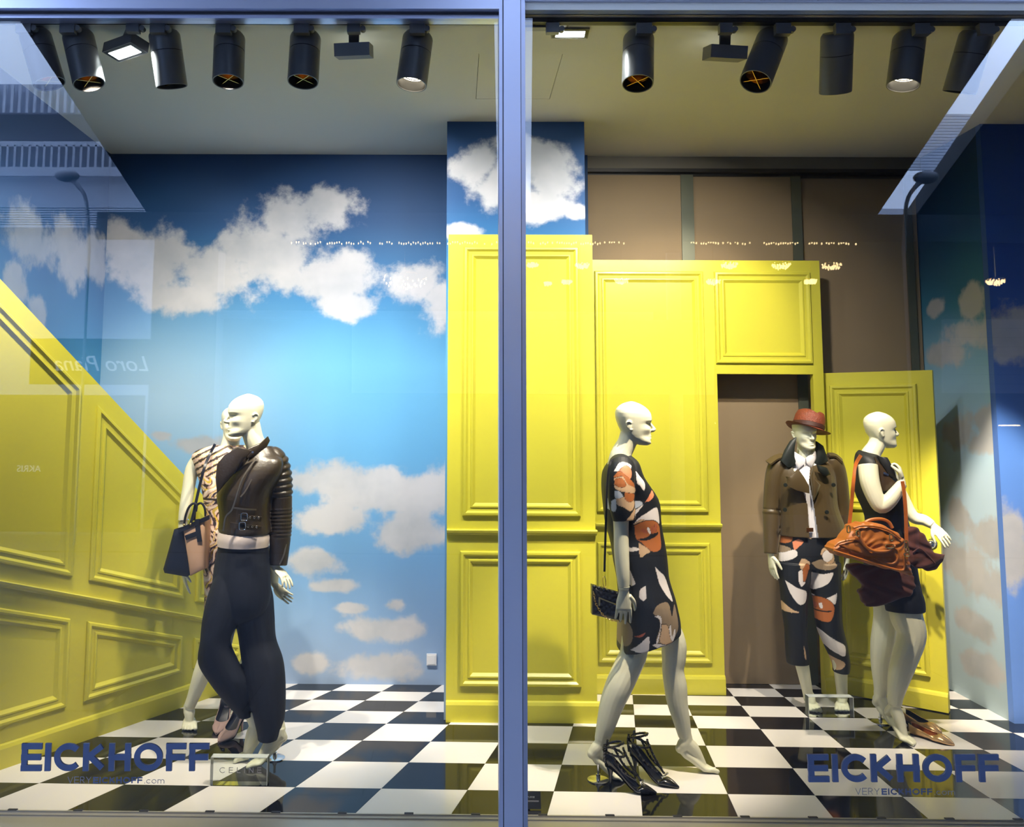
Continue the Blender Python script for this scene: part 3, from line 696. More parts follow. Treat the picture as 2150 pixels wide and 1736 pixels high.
foot(mb, at(1262, 1560, .40), at(1243, 1582, .40), at(1288, 1628, .40)*[1, 1, 0]+np.array([0, 0, .018]), at(1316, 1632, .40)*[1, 1, 0], big=1)
limb(mb, [(1303, 982, .375, .050), (1303, 1040, .345, .045), (1304, 1110, .335, .037), (1305, 1160, .33, .037), (1308, 1205, .325, .033), (1310, 1236, .325, .0265)])
hand(mb, at(1310, 1240, .325), at(1309, 1318, .325)-at(1310, 1240, .325), (0, 1, 0), (1, 0, 0), .35, 1.05)
limb(mb, [(1303, 982, .64, .048), (1296, 1060, .68, .042), (1300, 1130, .69, .035), (1306, 1200, .69, .032), (1308, 1236, .69, .026)])
hand(mb, at(1308, 1240, .69), (0.02, 0, -1), (0, -1, 0), (1, 0, 0), .35, 1.0)
body_done(mb, M3)
part('wrist_seam', MB().tube([at(1310, 1232, .325)+np.array([.0275*math.cos(t), .0275*math.sin(t), .001]) for t in np.linspace(0, 2*math.pi, 20)], .0009, 6, 1), mat('seam', (.35, .36, .28), .5), M3)
rod_base(1256, 1638, .075, M3)
mb = MB()
torso(mb, [(1302, 960, .51, .050, .075, .25), (1304, 976, .51, .082, .140, .2), (1307, 1000, .51, .100, .168), (1322, 1045, .51, .139, .152), (1328, 1090, .51, .139, .148), (1336, 1130, .51, .134, .146), (1344, 1180, .51, .131, .164), (1349, 1215, .51, .128, .176), (1358, 1262, .51, .138, .196), (1361, 1305, .51, .150, .205, .18), (1361, 1340, .51, .152, .208, .36)], (1, 0), 40, power=.78)
mb.tube([at(1303, 975, .43), at(1304, 985, .38), at(1304, 1020, .35), at(1306, 1060, .342), at(1310, 1093, .338)], [.06, .067, .069, .063, .056], 24, 4)
mb.tube([at(1303, 975, .59), at(1302, 985, .64), at(1300, 1020, .67), at(1298, 1080, .68)], [.06, .066, .066, .056], 20, 4)
A3 = lambda L: smooth_poly(pxpoly(1180, 800, .288, L, .38)); B3 = lambda L: smooth_poly(pxpoly(1180, 1220, .288, L, .38))
INK = (.008, .010, .014); WH = (.78, .72, .70); RUST = (.42, .13, .035); COR = (.70, .24, .12); BEI = (.60, .40, .24); TAU = (.30, .22, .14); PBL = (.55, .60, .68); RED = (.38, .10, .05)
def ring_of(colr, pts, inner=None, conv=None):
    # an outlined shape: dark line then fill slightly inside it
    P = conv(pts); c = np.mean(P, 0); return [(INK, [tuple(c+(np.array(p)-c)*1.05) for p in P]), (colr, P)]
sh = []
for colr, pts, cv in [
 (BEI, [(370,845),(430,835),(500,860),(505,900),(470,935),(420,905),(378,890)], A3), (WH, [(362,650),(400,595),(445,588),(490,612),(470,640),(400,650)], A3),
 (COR, [(400,640),(440,612),(480,630),(488,670),(470,705),(420,695)], A3), (RUST, [(356,690),(395,650),(440,680),(500,735),(505,775),(430,760),(375,730)], A3), (BEI, [(358,700),(420,690),(450,740),(520,775),(515,808),(440,800),(365,775)], A3),
 (RUST, [(365,705),(410,700),(440,750),(400,765),(362,745)], A3), (RUST, [(428,800),(505,815),(500,855),(460,868),(430,845)], A3), (PBL, [(360,790),(395,795),(415,830),(365,842)], A3),
 (BEI, [(430,1010),(470,965),(512,910),(520,900),(505,970),(480,1022)], A3), (WH, [(530,650),(560,690),(600,740),(592,795),(560,760),(536,735)], A3), (PBL, [(340,865),(368,850),(370,930),(345,935)], A3),
 (WH, [(512,950),(560,915),(590,895),(560,935),(520,975)], A3), (PBL, [(515,870),(560,870),(580,895),(520,925)], A3), (WH, [(508,1045),(560,990),(610,960),(690,922),(715,985),(712,1045),(650,1015),(560,1015)], A3),
 (BEI, [(520,1035),(570,1005),(600,1020),(540,1060)], A3), (COR, [(600,880),(660,800),(675,835),(640,870)], A3),
 (RUST, [(522,1050),(590,1020),(660,1015),(710,1050),(722,1120),(725,1210),(690,1238),(640,1232),(570,1170),(535,1140)], A3),
 (INK, [(545,1148),(600,1140),(650,1115),(700,1105),(690,1125),(640,1150),(590,1160)], A3),
 (RED, [(568,1080),(595,1075),(620,1100),(595,1105)], A3), (WH, [(612,1062),(632,1068),(645,1115),(622,1095)], A3), (RED, [(648,1060),(662,1055),(660,1110),(646,1095)], A3), (RED, [(672,1045),(694,1045),(690,1085),(672,1100)], A3),
 (BEI, [(552,1172),(635,1232),(600,1258),(562,1276)], A3), (WH, [(488,1210),(550,1212),(550,1230),(490,1238)], A3), (WH, [(487,1365),(510,1420),(525,1472),(490,1478)], A3),
 (WH, [(595,1480),(598,1560),(575,1585),(550,1560),(556,1510)], A3), (WH, [(668,1345),(700,1380),(745,1425),(785,1540),(800,1600),(755,1560),(700,1470)], A3),
 (PBL, [(350,1230),(380,1228),(384,1245),(360,1244)], A3),
 (TAU, [(640,215),(665,165),(720,138),(760,150),(775,215),(785,235),(815,165),(838,320),(790,400),(770,440),(700,425),(660,410),(690,310),(680,250)], B3), (WH, [(648,232),(690,232),(702,275),(690,340),(672,420),(662,415),(688,330),(690,262)], B3), (BEI, [(700,290),(745,300),(760,370),(775,430),(690,420),(700,340)], B3),
 (WH, [(756,320),(770,300),(780,380),(800,330),(810,360),(790,410),(770,400)], B3), (TAU, [(428,310),(480,300),(506,360),(500,430),(470,480),(430,478)], B3),
 (WH, [(490,495),(545,440),(606,378),(612,440),(592,498)], B3), (WH, [(628,435),(680,430),(765,448),(730,466),(680,462)], B3), (RED, [(505,392),(545,375),(588,350),(560,385)], B3)]:
    sh += ring_of(colr, pts, None, cv)
garment('dress', mb, mat_attr('floral_print_cloth', .55, bump=.05, bscale=200), M3, fold=(.0016, 17, 19), col=print_fn(INK, sh), voxel=.0036, label='shift dress with rust, white and taupe floral print on black')
# ================================================================== mannequin in leather biker jacket and wide trousers
LEATH = mat('black_leather', (.030, .021, .011), .36, bump=.10, bscale=90, spec=.6)
NAVY = mat('navy_wool', (.005, .007, .014), .7, spec=.3)
SHIRT = mat('pale_shirt', (.72, .62, .58), .7, bump=.06, bscale=60)
ZIP = mat('zip_metal', (.30, .25, .18), .35, 1.0)
M2 = thing('mannequin', (-1.0, .62, 0), 'bald mannequin in a black leather biker jacket and wide navy trousers', 'mannequin')
FW2 = nrm((-.50, -.87, 0)); mb = MB(); Y2 = .60
head(mb, at(514, 917, Y2), math.radians(180+24), pitch=-.02, h=.228, s=1.0)
mb.tube([at(524, 890, Y2+.01), at(532, 920, Y2+.01), at(541, 945, Y2+.02), at(542, 970, Y2+.02)], [.055, .052, .058, .08], 20, 4)
torso(mb, [(541, 948, Y2+.02, .05, .06), (540, 965, Y2+.02, .07, .14), (532, 990, Y2+.02, .085, .155), (516, 1035, Y2+.02, .095, .13), (515, 1090, Y2+.02, .082, .11), (512, 1140, Y2+.02, .085, .115), (508, 1200, Y2+.02, .09, .125), (505, 1250, Y2+.02, .08, .115)], FW2)
limb(mb, [(492, 1240, .60, .06), (464, 1370, .57, .05), (487, 1440, .58, .045), (528, 1500, .60, .036), (536, 1522, .60, .031)])
limb(mb, [(530, 1240, .64, .06), (552, 1380, .60, .055), (565, 1460, .58, .05), (583, 1520, .57, .036), (588, 1535, .57, .031)])
foot(mb, at(537, 1522, .60), at(543, 1543, .62), at(518, 1570, .60)*[1, 1, 0]+np.array([0, 0, .018]), at(498, 1574, .58)*[1, 1, 0], big=1)
foot(mb, at(586, 1540, .56), at(594, 1548, .58), at(545, 1592, .52)*[1, 1, 0]+np.array([0, 0, .018]), at(512, 1600, .49)*[1, 1, 0], big=1)
limb(mb, [(583, 972, .66, .05), (594, 1060, .70, .038), (585, 1140, .67, .034), (577, 1192, .64, .026)])
hand(mb, at(577, 1190, .64), at(603, 1216, .60)-at(577, 1190, .64), (-.6, .3, -.8), (.6, -.2, .6), .5, .92)
limb(mb, [(500, 968, .56, .048), (492, 1050, .72, .04), (540, 1130, .82, .035), (572, 1190, .80, .030), (576, 1225, .78, .022)])
hand(mb, at(576, 1226, .78), at(604, 1256, .76)-at(576, 1226, .78), (-.2, .8, .6), (-.6, -.3, -.6), .25, .85)
body_done(mb, M2); rod_base(577, 1592, .07, M2)
# trousers
mb = MB()
torso(mb, [(512, 1128, Y2+.02, .105, .135), (511, 1150, Y2+.02, .115, .142), (508, 1200, Y2+.02, .125, .162), (505, 1250, Y2+.02, .128, .172), (502, 1282, Y2+.02, .115, .155), (500, 1300, Y2+.02, .08, .11), (500, 1309, Y2+.02, .04, .06)], FW2, 32)
def leg_loft(mb, L, n=24, dep=.085):
    P = crom([np.concatenate([at(x, y, Y), [h, d]]) for x, y, Y, h, d in L], 5)
    mb.loft([(p[:3], np.array([1., 0, 0])*p[3], np.array([0, 1., 0])*p[4]) for p in P], n)
k2 = 1/394.
leg_loft(mb, [(495, 1180, .60, 25*k2, .07), (480, 1240, .59, 40*k2, .10), (466, 1295, .575, 39*k2, .11), (453, 1345, .55, 30*k2, .095), (459, 1390, .55, 40*k2, .09), (480, 1430, .56, 39*k2, .088), (500, 1470, .58, 28*k2, .08), (513, 1492, .60, 19*k2, .07), (517, 1502, .60, 16*k2, .065)])
leg_loft(mb, [(522, 1180, .64, 25*k2, .07), (531, 1240, .64, 38*k2, .10), (535, 1290, .64, 40*k2, .115), (541, 1340, .63, 38*k2, .105), (551, 1385, .61, 42*k2, .10), (558, 1440, .59, 39*k2, .095), (565, 1500, .57, 32*k2, .085), (566, 1535, .56, 25*k2, .078), (564, 1552, .55, 21*k2, .074)])
tr = garment('trousers', mb, NAVY, M2, fold=(.0022, 16, 9), it=7)
part('shirt_hem', (lambda m_: (torso(m_, [(511, 1112, Y2+.015, .118, .142), (511, 1130, Y2+.015, .122, .146), (510, 1146, Y2+.015, .118, .143)], FW2, 40, 6), m_)[1])(MB()), SHIRT, M2, label='pale shirt tail showing below the jacket')
# jacket body, sleeves with quilted ribs
mb = MB()
torso(mb, [(547, 936, Y2+.03, .060, .068), (545, 952, Y2+.03, .078, .11), (541, 966, Y2+.025, .09, .158), (530, 992, Y2+.02, .112, .178), (513, 1035, Y2+.015, .125, .158), (513, 1080, Y2+.015, .118, .142), (513, 1112, Y2+.015, .124, .146), (512, 1120, Y2+.015, .122, .144)], FW2, 36)
jk = None
def sleeve(mb, pts, ribs=(), n=24):
    P = crom([np.concatenate([at(p[0], p[1], p[2]), [p[3]]]) for p in pts], 22); s = np.concatenate([[0], np.cumsum(np.linalg.norm(np.diff(P[:, :3], axis=0), axis=1))]); s /= s[-1]
    r = P[:, 3].copy()
    for a, b, cnt, amp in ribs:
        i = (s >= a) & (s <= b); r[i] += amp*(np.abs(np.sin(np.pi*(s[i]-a)/(b-a)*cnt))-.55)
    mb.tube(P[:, :3], r, n, 1, smooth=False)
sleeve(mb, [(562, 955, .63, .055), (576, 966, .64, .068), (586, 1000, .655, .066), (589, 1060, .665, .062), (588, 1120, .66, .057), (586, 1165, .65, .051), (584, 1186, .645, .047)], ((.08, .40, 6, .011), (.50, .76, 8, .006)))
sleeve(mb, [(512, 955, .60, .055), (500, 972, .58, .062), (492, 1040, .66, .055), (515, 1100, .76, .05), (560, 1170, .80, .046)], ())
jk = garment('biker_jacket', mb, LEATH, M2, voxel=.0036, it=2, fold=(.0014, 21, 14), label='black leather biker jacket with quilted sleeves')
def nearY(x, y, base, bulge): return at(x, y, base-bulge)
def strip(mb, pts, w_, th, nr=(0, -1, 0)):
    # a flat band following points, facing nr
    P = crom(pts, 5) if len(pts) > 2 else np.array(pts, float); T = np.gradient(P, axis=0); R = []; nr = nrm(nr)
    for p, t in zip(P, T):
        t = nrm(t); v = nrm(np.cross(t, nr)); q = np.cross(v, t)
        R.append([p+v*w_/2-q*th/2, p+v*w_/2+q*th/2, p-v*w_/2+q*th/2, p-v*w_/2-q*th/2])
    mb.rings(R); return mb
def slab_px(mb, outline, Yfn, th=.008):
    # a sheet of cloth or leather with thickness: outline in picture points laid on a curved front given by Yfn
    P = [at(x, y, Yfn(x, y)) for x, y in outline]; c = np.mean(P, 0); n = len(P); k = np.array([0, th, 0])
    rings = []
    mid = [c+(p-c)*.62 for p in P]
    V = [p-k*.35 for p in P]+[m-k for m in mid]+[c-k*1.1]+[p+k for p in P]; F = []
    for i in range(n):
        j = (i+1) % n; F += [(i, j, n+j, n+i), (n+i, n+j, 2*n), (2*n+1+j, 2*n+1+i, i, j)[::-1]]
    F.append(tuple(2*n+1+i for i in range(n)))
    mb.add(V, F); return mb
Yj = lambda x, y: .478+.0000045*(x-495)**2*1.0
lap = slab_px(MB(), [(528, 946), (500, 940), (472, 955), (456, 975), (453, 1005), (456, 1035), (470, 1018), (492, 992), (510, 966)], lambda x, y: .49+abs(x-490)*.0002, .012)
part('lapel', lap, LEATH, jk, angle=60)
lap = slab_px(MB(), [(515, 948), (527, 938), (546, 930), (562, 916), (566, 925), (556, 945), (536, 960), (520, 962)], lambda x, y: .53+max(0, x-520)*.0012, .012)
part('collar', lap, LEATH, jk, angle=60)
part('front_zip', strip(MB(), [at(538, 962, .515), at(518, 990, .487), at(506, 1012, .474), at(497, 1040, .466), at(487, 1070, .463), at(474, 1085, .466), at(469, 1114, .47)], .008, .006), ZIP, jk)
part('chest_zip', strip(MB(), [at(529, 1006, .488), at(516, 1030, .474), at(505, 1043, .467)], .007, .006), ZIP, jk)
part('pocket_zip', strip(MB(), [at(491, 1066, .464), at(515, 1069, .474), at(538, 1070, .498)], .008, .006), ZIP, jk)
part('cuff_zip', strip(MB(), [at(601, 1142, .625), at(596, 1165, .61), at(587, 1185, .602)], .007, .008), ZIP, jk)
for (x0, y0, x1, y1, bx, by) in ((500, 1085, 548, 1090, 513, 1085), (483, 1102, 548, 1110, 509, 1104)):
    b_ = part('belt_strap', strip(MB(), [at(x0, y0, .446), at((x0+x1)/2, (y0+y1)/2, .452), at(x1, y1, .488)], .026, .008), LEATH, jk)
    bx3 = at(bx, by, .441)
    part('buckle', MB().tube([bx3+np.array([.016*math.copysign(abs(math.cos(t))**.4, math.cos(t)), 0, .019*math.copysign(abs(math.sin(t))**.4, math.sin(t))]) for t in np.linspace(0, 2*math.pi, 25)], .0028, 8, 1), CHROME, b_)
    for q in range(3):
        e_ = at(bx+12+q*9, by+1+q*.6, .448+q*.009); part('eyelet', MB().tube([e_+np.array([.0045*math.cos(t), 0, .0045*math.sin(t)]) for t in np.linspace(0, 2*math.pi, 13)], .0012, 6, 1), CHROME, b_)
sn = at(531, 949, .505); part('snap_button', MB().cyl(sn, sn+np.array([0, -.006, 0]), .006, n=14), CHROME, jk)

# ================================================================== mannequin in paisley dress, behind
M1 = thing('mannequin', (-1.3, 1.05, 0), 'mannequin in a sleeveless paisley dress half hidden behind the leather jacket', 'mannequin')
mb = MB(); Y1 = 1.02; F1 = nrm((.15, -1, 0))
head(mb, at(490, 925, Y1), math.radians(-72), h=.200, s=.96)
mb.tube([at(488, 895, Y1+.02), at(486, 920, Y1+.02), at(482, 942, Y1+.02), at(481, 965, Y1+.02)], [.052, .05, .056, .075], 20, 4)
torso(mb, [(481, 942, Y1+.02, .05, .06), (480, 958, Y1+.02, .065, .15), (479, 985, Y1+.02, .085, .16), (480, 1030, Y1+.02, .10, .132), (481, 1085, Y1+.02, .085, .11), (481, 1140, Y1+.02, .09, .12), (480, 1190, Y1+.02, .095, .125), (478, 1240, Y1+.02, .09, .12)], F1)
limb(mb, [(466, 1230, 1.03, .065), (446, 1330, 1.02, .06), (438, 1372, 1.02, .052), (424, 1415, 1.03, .050), (407, 1460, 1.05, .036), (398, 1482, 1.06, .032)])
limb(mb, [(505, 1230, 1.05, .065), (536, 1320, 1.12, .058), (532, 1362, 1.16, .050), (510, 1412, 1.24, .046), (486, 1446, 1.31, .034), (479, 1458, 1.33, .031)])
foot(mb, at(397, 1490, 1.07), at(397, 1500, 1.12), at(398, 1522, 1.05)*[1, 1, 0]+np.array([0, 0, .018]), at(398, 1530, 1.0)*[1, 1, 0], big=1)
foot(mb, at(477, 1462, 1.33), at(477, 1470, 1.37), at(476, 1500, 1.30)*[1, 1, 0]+np.array([0, 0, .018]), at(475, 1505, 1.25)*[1, 1, 0], big=-1)
limb(mb, [(424, 958, 1.03, .045), (404, 985, 1.03, .040), (395, 1030, 1.02, .036), (389, 1065, 1.01, .034), (384, 1092, 1.0, .026), (384, 1150, .99, .026), (384, 1195, .98, .022)])
hand(mb, at(384, 1195, .98), at(391, 1232, .96)-at(384, 1195, .98), (.8, .3, 0), (0, -1, 0), .2, .9)
limb(mb, [(536, 960, 1.03, .045), (552, 1040, 1.06, .038), (556, 1100, 1.06, .032), (556, 1160, 1.05, .024)])
hand(mb, at(556, 1160, 1.05), (0, -.1, -1), (-1, 0, 0), (0, -1, 0), .2, .9)
body_done(mb, M1)
part('bracelet', MB().tube([at(384, 1092, .998)+np.array([.030*math.cos(t), .030*math.sin(t), .003*math.cos(t)]) for t in np.linspace(0, 2*math.pi, 25)], .0045, 8, 1), CHROME, M1)
mb = MB(); k1 = 1/362.
torso(mb, [(481, 934, Y1+.02, .058, .085), (480, 944, Y1+.02, .075, .17), (479, 956, Y1+.02, .09, .205), (478, 972, Y1+.02, .095, .195), (479, 995, Y1+.02, .10, .175), (479, 1035, Y1+.02, .118, .145), (481, 1082, Y1+.02, .105, .138), (481, 1130, Y1+.02, .115, .145), (481, 1190, Y1+.02, .125, .145), (481, 1238, Y1+.02, .125, .138), (481, 1275, Y1+.02, .125, .138)], F1, 36)
def paisley(co):
    x, z = co[:, 0]*1.0, co[:, 2]; c = np.tile(np.array((.62, .40, .30)), (len(co), 1))
    u = x+.03*np.sin(z*22)+.012*np.sin(z*61+x*30); v = z+.03*np.sin(x*27+1)
    w_ = np.sin(u*95+6*np.sin(v*17)+3*np.sin(v*9+u*25)); q = np.sin(v*60+7*np.sin(u*21+.6)+2.5*np.sin(v*23))
    c[(w_*q > .10)] = (.72, .56, .46); c[(np.abs(w_+q*.6) < .28)] = (.05, .022, .016); c[(w_ < -.62) & (q > .2)] = (.015, .010, .012); c[(q < -.86)] = (.66, .46, .05); c[(w_ > .93)] = (.80, .70, .62)
    st = z > at(480, 1000, Y1)[2]; s_ = np.sin((z*1.0+np.abs(x-at(481, 1000, Y1)[0])*.55)*170)
    c[st & (s_ > .25)] = (.70, .50, .42); c[st & (s_ < -.55)] = (.05, .03, .025); c[st & (np.abs(s_) < .12)] = (.72, .55, .12)
    b_ = np.abs(z-at(480, 1046, Y1)[2]) < .006; c[b_] = (.03, .02, .015); return c
garment('paisley_dress', mb, mat_attr('paisley_cloth', .6, bump=.05, bscale=150), M1, voxel=.004, it=2, col=paisley, fold=(.001, 15, 13))

# ================================================================== mannequin with hat, cropped trench jacket
KHAKI = mat('bronze_khaki_satin', (.070, .046, .016), .42, bump=.05, bscale=120, spec=.5, sheen=.1)
DKGRN = mat('dark_jacket_lining', (.010, .014, .013), .5, spec=.4)
WHITE = mat('white_cotton', (.78, .76, .80), .7, bump=.05, bscale=80)
M4 = thing('mannequin', (2.25, 1.42, 0), 'mannequin in a red-brown hat, cropped trench jacket and printed cropped trousers', 'mannequin')
mb = MB(); Y4 = 1.42; F4 = nrm((.05, -1, 0)); FA4 = math.radians(-86)
head(mb, at(1693, 942, Y4-.02), FA4, pitch=-.10, roll=.06, h=.200, s=.90)
mb.tube([at(1693, 915, Y4+.02), at(1692, 945, Y4+.02), at(1691, 965, Y4+.02), at(1691, 985, Y4+.02)], [.052, .052, .06, .08], 20, 4)
torso(mb, [(1691, 962, Y4+.02, .05, .06), (1691, 978, Y4+.02, .065, .15), (1692, 1000, Y4+.02, .085, .165), (1695, 1045, Y4+.02, .09, .135), (1697, 1090, Y4+.02, .08, .115), (1697, 1140, Y4+.02, .10, .15), (1697, 1175, Y4+.02, .10, .16)], F4)
limb(mb, [(1672, 1170, Y4, .08), (1670, 1270, 1.40, .06), (1672, 1330, 1.40, .05), (1682, 1385, 1.42, .042), (1693, 1440, 1.46, .032), (1697, 1460, 1.48, .03)])
limb(mb, [(1724, 1170, Y4, .08), (1738, 1270, 1.40, .06), (1747, 1330, 1.40, .05), (1762, 1385, 1.42, .043), (1767, 1440, 1.47, .034), (1768, 1460, 1.48, .031)])
foot(mb, at(1698, 1464, 1.49), at(1698, 1466, 1.54), at(1706, 1488, 1.45)*[1, 1, 0]+np.array([0, 0, .018]), at(1713, 1497, 1.38)*[1, 1, 0], big=1)
foot(mb, at(1768, 1464, 1.50), at(1768, 1466, 1.55), at(1768, 1488, 1.46)*[1, 1, 0]+np.array([0, 0, .018]), at(1768, 1497, 1.38)*[1, 1, 0], big=-1)
limb(mb, [(1637, 985, Y4+.03, .05), (1622, 1060, Y4+.04, .04), (1618, 1120, Y4+.02, .034), (1618, 1162, Y4, .024)])
hand(mb, at(1618, 1162, Y4), at(1626, 1228, Y4-.02)-at(1618, 1162, Y4), (1, .2, 0), (.2, -1, 0), .22, .98)
limb(mb, [(1747, 985, Y4+.03, .05), (1765, 1060, Y4+.06, .04), (1770, 1120, Y4+.05, .034), (1778, 1165, Y4+.02, .025)])
hand(mb, at(1778, 1165, Y4+.02), at(1776, 1232, Y4)-at(1778, 1165, Y4+.02), (-1, .2, 0), (-.2, -1, 0), .25, .98)
body_done(mb, M4)
mb = MB(); k4 = 1/334.
torso(mb, [(1695, 1108, Y4+.02, .10, .150), (1696, 1125, Y4+.02, .108, .165), (1696, 1165, Y4+.02, .12, .185), (1697, 1190, Y4+.02, .115, .185)], F4, 32)
leg_loft(mb, [(1669, 1180, Y4+.01, 36*k4, .11), (1668, 1252, 1.41, 27*k4, .085), (1670, 1310, 1.405, 22*k4, .078), (1672, 1350, 1.41, 22*k4, .075), (1676, 1392, 1.43, 22*k4, .07)])
leg_loft(mb, [(1726, 1180, Y4+.01, 36*k4, .11), (1735, 1252, 1.41, 28*k4, .085), (1741, 1310, 1.405, 26*k4, .08), (1754, 1355, 1.41, 22*k4, .075), (1765, 1390, 1.43, 17*k4, .068), (1766, 1410, 1.44, 14*k4, .064)])
A4 = lambda L: smooth_poly(pxpoly(1580, 820, .288, L, 1.32)); B4 = lambda L: smooth_poly(pxpoly(1580, 1220, .288, L, 1.32))
sh4 = []
for colr, pts, cv in [
 (RUST, [(190,1080),(240,1040),(310,1060),(300,1110),(230,1130),(190,1120)], A4), (TAU, [(188,1150),(240,1140),(300,1160),(260,1210),(200,1215)], A4), (WH, [(190,1210),(250,1195),(320,1165),(335,1210),(260,1255),(215,1250)], A4),
 (COR, [(310,1110),(345,1088),(380,1105),(350,1140),(320,1165)], A4), (BEI, [(405,1075),(470,1030),(480,1045),(440,1080)], A4), (BEI, [(345,1270),(370,1225),(420,1255),(400,1300),(360,1310)], A4),
 (TAU, [(430,1255),(500,1230),(540,1250),(620,1250),(615,1290),(550,1310),(480,1300)], A4), (BEI, [(498,1190),(520,1150),(580,1160),(615,1220),(600,1262),(540,1255)], A4), (WH, [(510,1200),(535,1170),(590,1180),(600,1220),(560,1250),(525,1240)], A4),
 (RUST, [(370,1300),(400,1262),(420,1290),(405,1350),(385,1395),(365,1370)], A4), (WH, [(338,1320),(365,1310),(370,1390),(390,1400),(360,1430),(340,1390)], A4), (WH, [(445,1330),(520,1340),(590,1330),(560,1400),(500,1445),(465,1455)], A4),
 (WH, [(258,1392),(330,1440),(400,1470),(398,1540),(345,1562),(290,1490)], A4), (BEI, [(230,1500),(258,1560),(300,1600),(345,1620),(260,1620),(238,1560)], A4), (WH, [(455,1480),(520,1520),(600,1490),(622,1480),(605,1560),(560,1530),(480,1510)], A4),
 (RUST, [(452,1530),(500,1510),(560,1530),(600,1580),(590,1650),(560,1690),(500,1680),(470,1630)], A4), (INK, [(470,1600),(520,1612),(580,1605),(560,1618),(500,1618)], A4), (WH, [(505,1560),(520,1555),(525,1590),(512,1592)], A4), (RED, [(480,1560),(498,1558),(500,1590),(484,1590)], A4),
 (WH, [(500,345),(560,400),(620,440),(685,480),(690,555),(640,540),(580,500),(530,420)], B4), (BEI, [(545,505),(600,560),(690,605),(692,645),(650,680),(600,650),(570,590)], B4), (BEI, [(380,470),(400,520),(412,585),(395,560)], B4)]:
    sh4 += ring_of(colr, pts, None, cv)
garment('printed_trousers', mb, mat_attr('trouser_print_cloth', .55, bump=.05, bscale=200), M4, voxel=.0038, fold=(.0014, 16, 15), col=print_fn(INK, sh4), label='cropped black trousers with rust and white floral print')
# white shirt front
mb = MB(); torso(mb, [(1691, 962, Y4+.01, .062, .066), (1691, 978, Y4+.01, .075, .11), (1692, 1010, Y4+.01, .098, .12), (1695, 1060, Y4+.01, .100, .12), (1697, 1105, Y4+.01, .100, .115), (1698, 1125, Y4+.01, .105, .118)], F4, 28)
sr = garment('shirt', mb, WHITE, M4, fold=(.0012, 25, 20))
for sx, P in ((-1, [(1690, 962), (1668, 948), (1664, 962), (1676, 985), (1690, 972)]), (1, [(1692, 962), (1712, 946), (1714, 962), (1704, 984), (1693, 972)])):
    part('shirt_collar', slab_px(MB(), P, lambda x, y: 1.345+abs(x-1691)*.0009, .008), WHITE, sr, angle=60)
# jacket
mb = MB()
F4s = [(1691, 958, Y4+.05, .075, .085), (1691, 968, Y4+.04, .085, .15), (1692, 980, Y4+.03, .098, .185), (1693, 1010, Y4+.02, .112, .182), (1697, 1060, Y4+.02, .125, .178), (1704, 1100, Y4+.02, .135, .195), (1706, 1124, Y4+.02, .140, .205)]
torso(mb, F4s, F4, 36)
sleeve(mb, [(1652, 966, Y4+.03, .05), (1637, 976, Y4+.03, .064), (1626, 1008, Y4+.035, .058), (1620, 1060, Y4+.04, .050), (1619, 1115, Y4+.02, .046), (1619, 1162, Y4, .041)], ((.56, .62, 1, .008),))
sleeve(mb, [(1732, 966, Y4+.03, .05), (1747, 975, Y4+.03, .064), (1759, 1008, Y4+.045, .058), (1766, 1060, Y4+.06, .050), (1770, 1115, Y4+.05, .046), (1777, 1160, Y4+.03, .041)], ())
me = remesh(mb, .004, 2, 'trench_jacket'); co = verts_np(me)
fx = [atz(1700, 1300)[0]]
# open front: cut the cloth away in the centre strip
bm = bmesh.new(); bm.from_mesh(me)
def opening(z):
    zs = [at(1690, y, 1.3)[2] for y in (1135, 1060, 1010, 965)]; l = [at(x, 1000, 1.3)[0] for x in (1697, 1697, 1684, 1668)]; r = [at(x, 1000, 1.3)[0] for x in (1714, 1708, 1702, 1712)]
    return np.interp(z, zs, l), np.interp(z, zs, r)
dl_ = []
for v_ in bm.verts:
    l, r = opening(v_.co.z)
    if v_.co.y < Y4-.04 and l < v_.co.x < r: dl_.append(v_)
bmesh.ops.delete(bm, geom=dl_, context='VERTS'); bm.to_mesh(me); bm.free()
co, no = verts_np(me), norms_np(me); set_verts(me, co+no*(.002*np.sin(co[:, 0]*18+co[:, 2]*9)*np.sin(co[:, 2]*16+co[:, 0]*4))[:, None])
tj = put_world('trench_jacket', me, KHAKI, M4, 'cropped bronze khaki trench jacket worn open')
yf = lambda x, y: 1.285+((x-1697)/110.)**2*.10
part('lapel', slab_px(MB(), [(1676, 985), (1660, 1000), (1650, 1000), (1654, 1006), (1649, 1018), (1675, 1030), (1699, 1036), (1698, 1020), (1688, 1002)], yf, .012), KHAKI, tj, angle=60)
part('lapel', slab_px(MB(), [(1708, 982), (1704, 996), (1711, 1006), (1722, 1018), (1716, 1035), (1708, 1050), (1706, 1025), (1703, 1000)], yf, .012), KHAKI, tj, angle=60)
part('storm_flap', slab_px(MB(), [(1715, 975), (1736, 982), (1744, 996), (1734, 1000), (1720, 990)], lambda x, y: yf(x, y)+.01, .012), DKGRN, tj, angle=60)
part('collar', slab_px(MB(), [(1672, 918), (1660, 926), (1648, 946), (1640, 968), (1655, 982), (1673, 975), (1668, 960), (1668, 940)], lambda x, y: 1.37, .014), DKGRN, tj, angle=60)
part('collar', slab_px(MB(), [(1714, 926), (1728, 936), (1735, 955), (1738, 968), (1722, 976), (1708, 975), (1712, 955), (1713, 940)], lambda x, y: 1.37, .014), DKGRN, tj, angle=60)
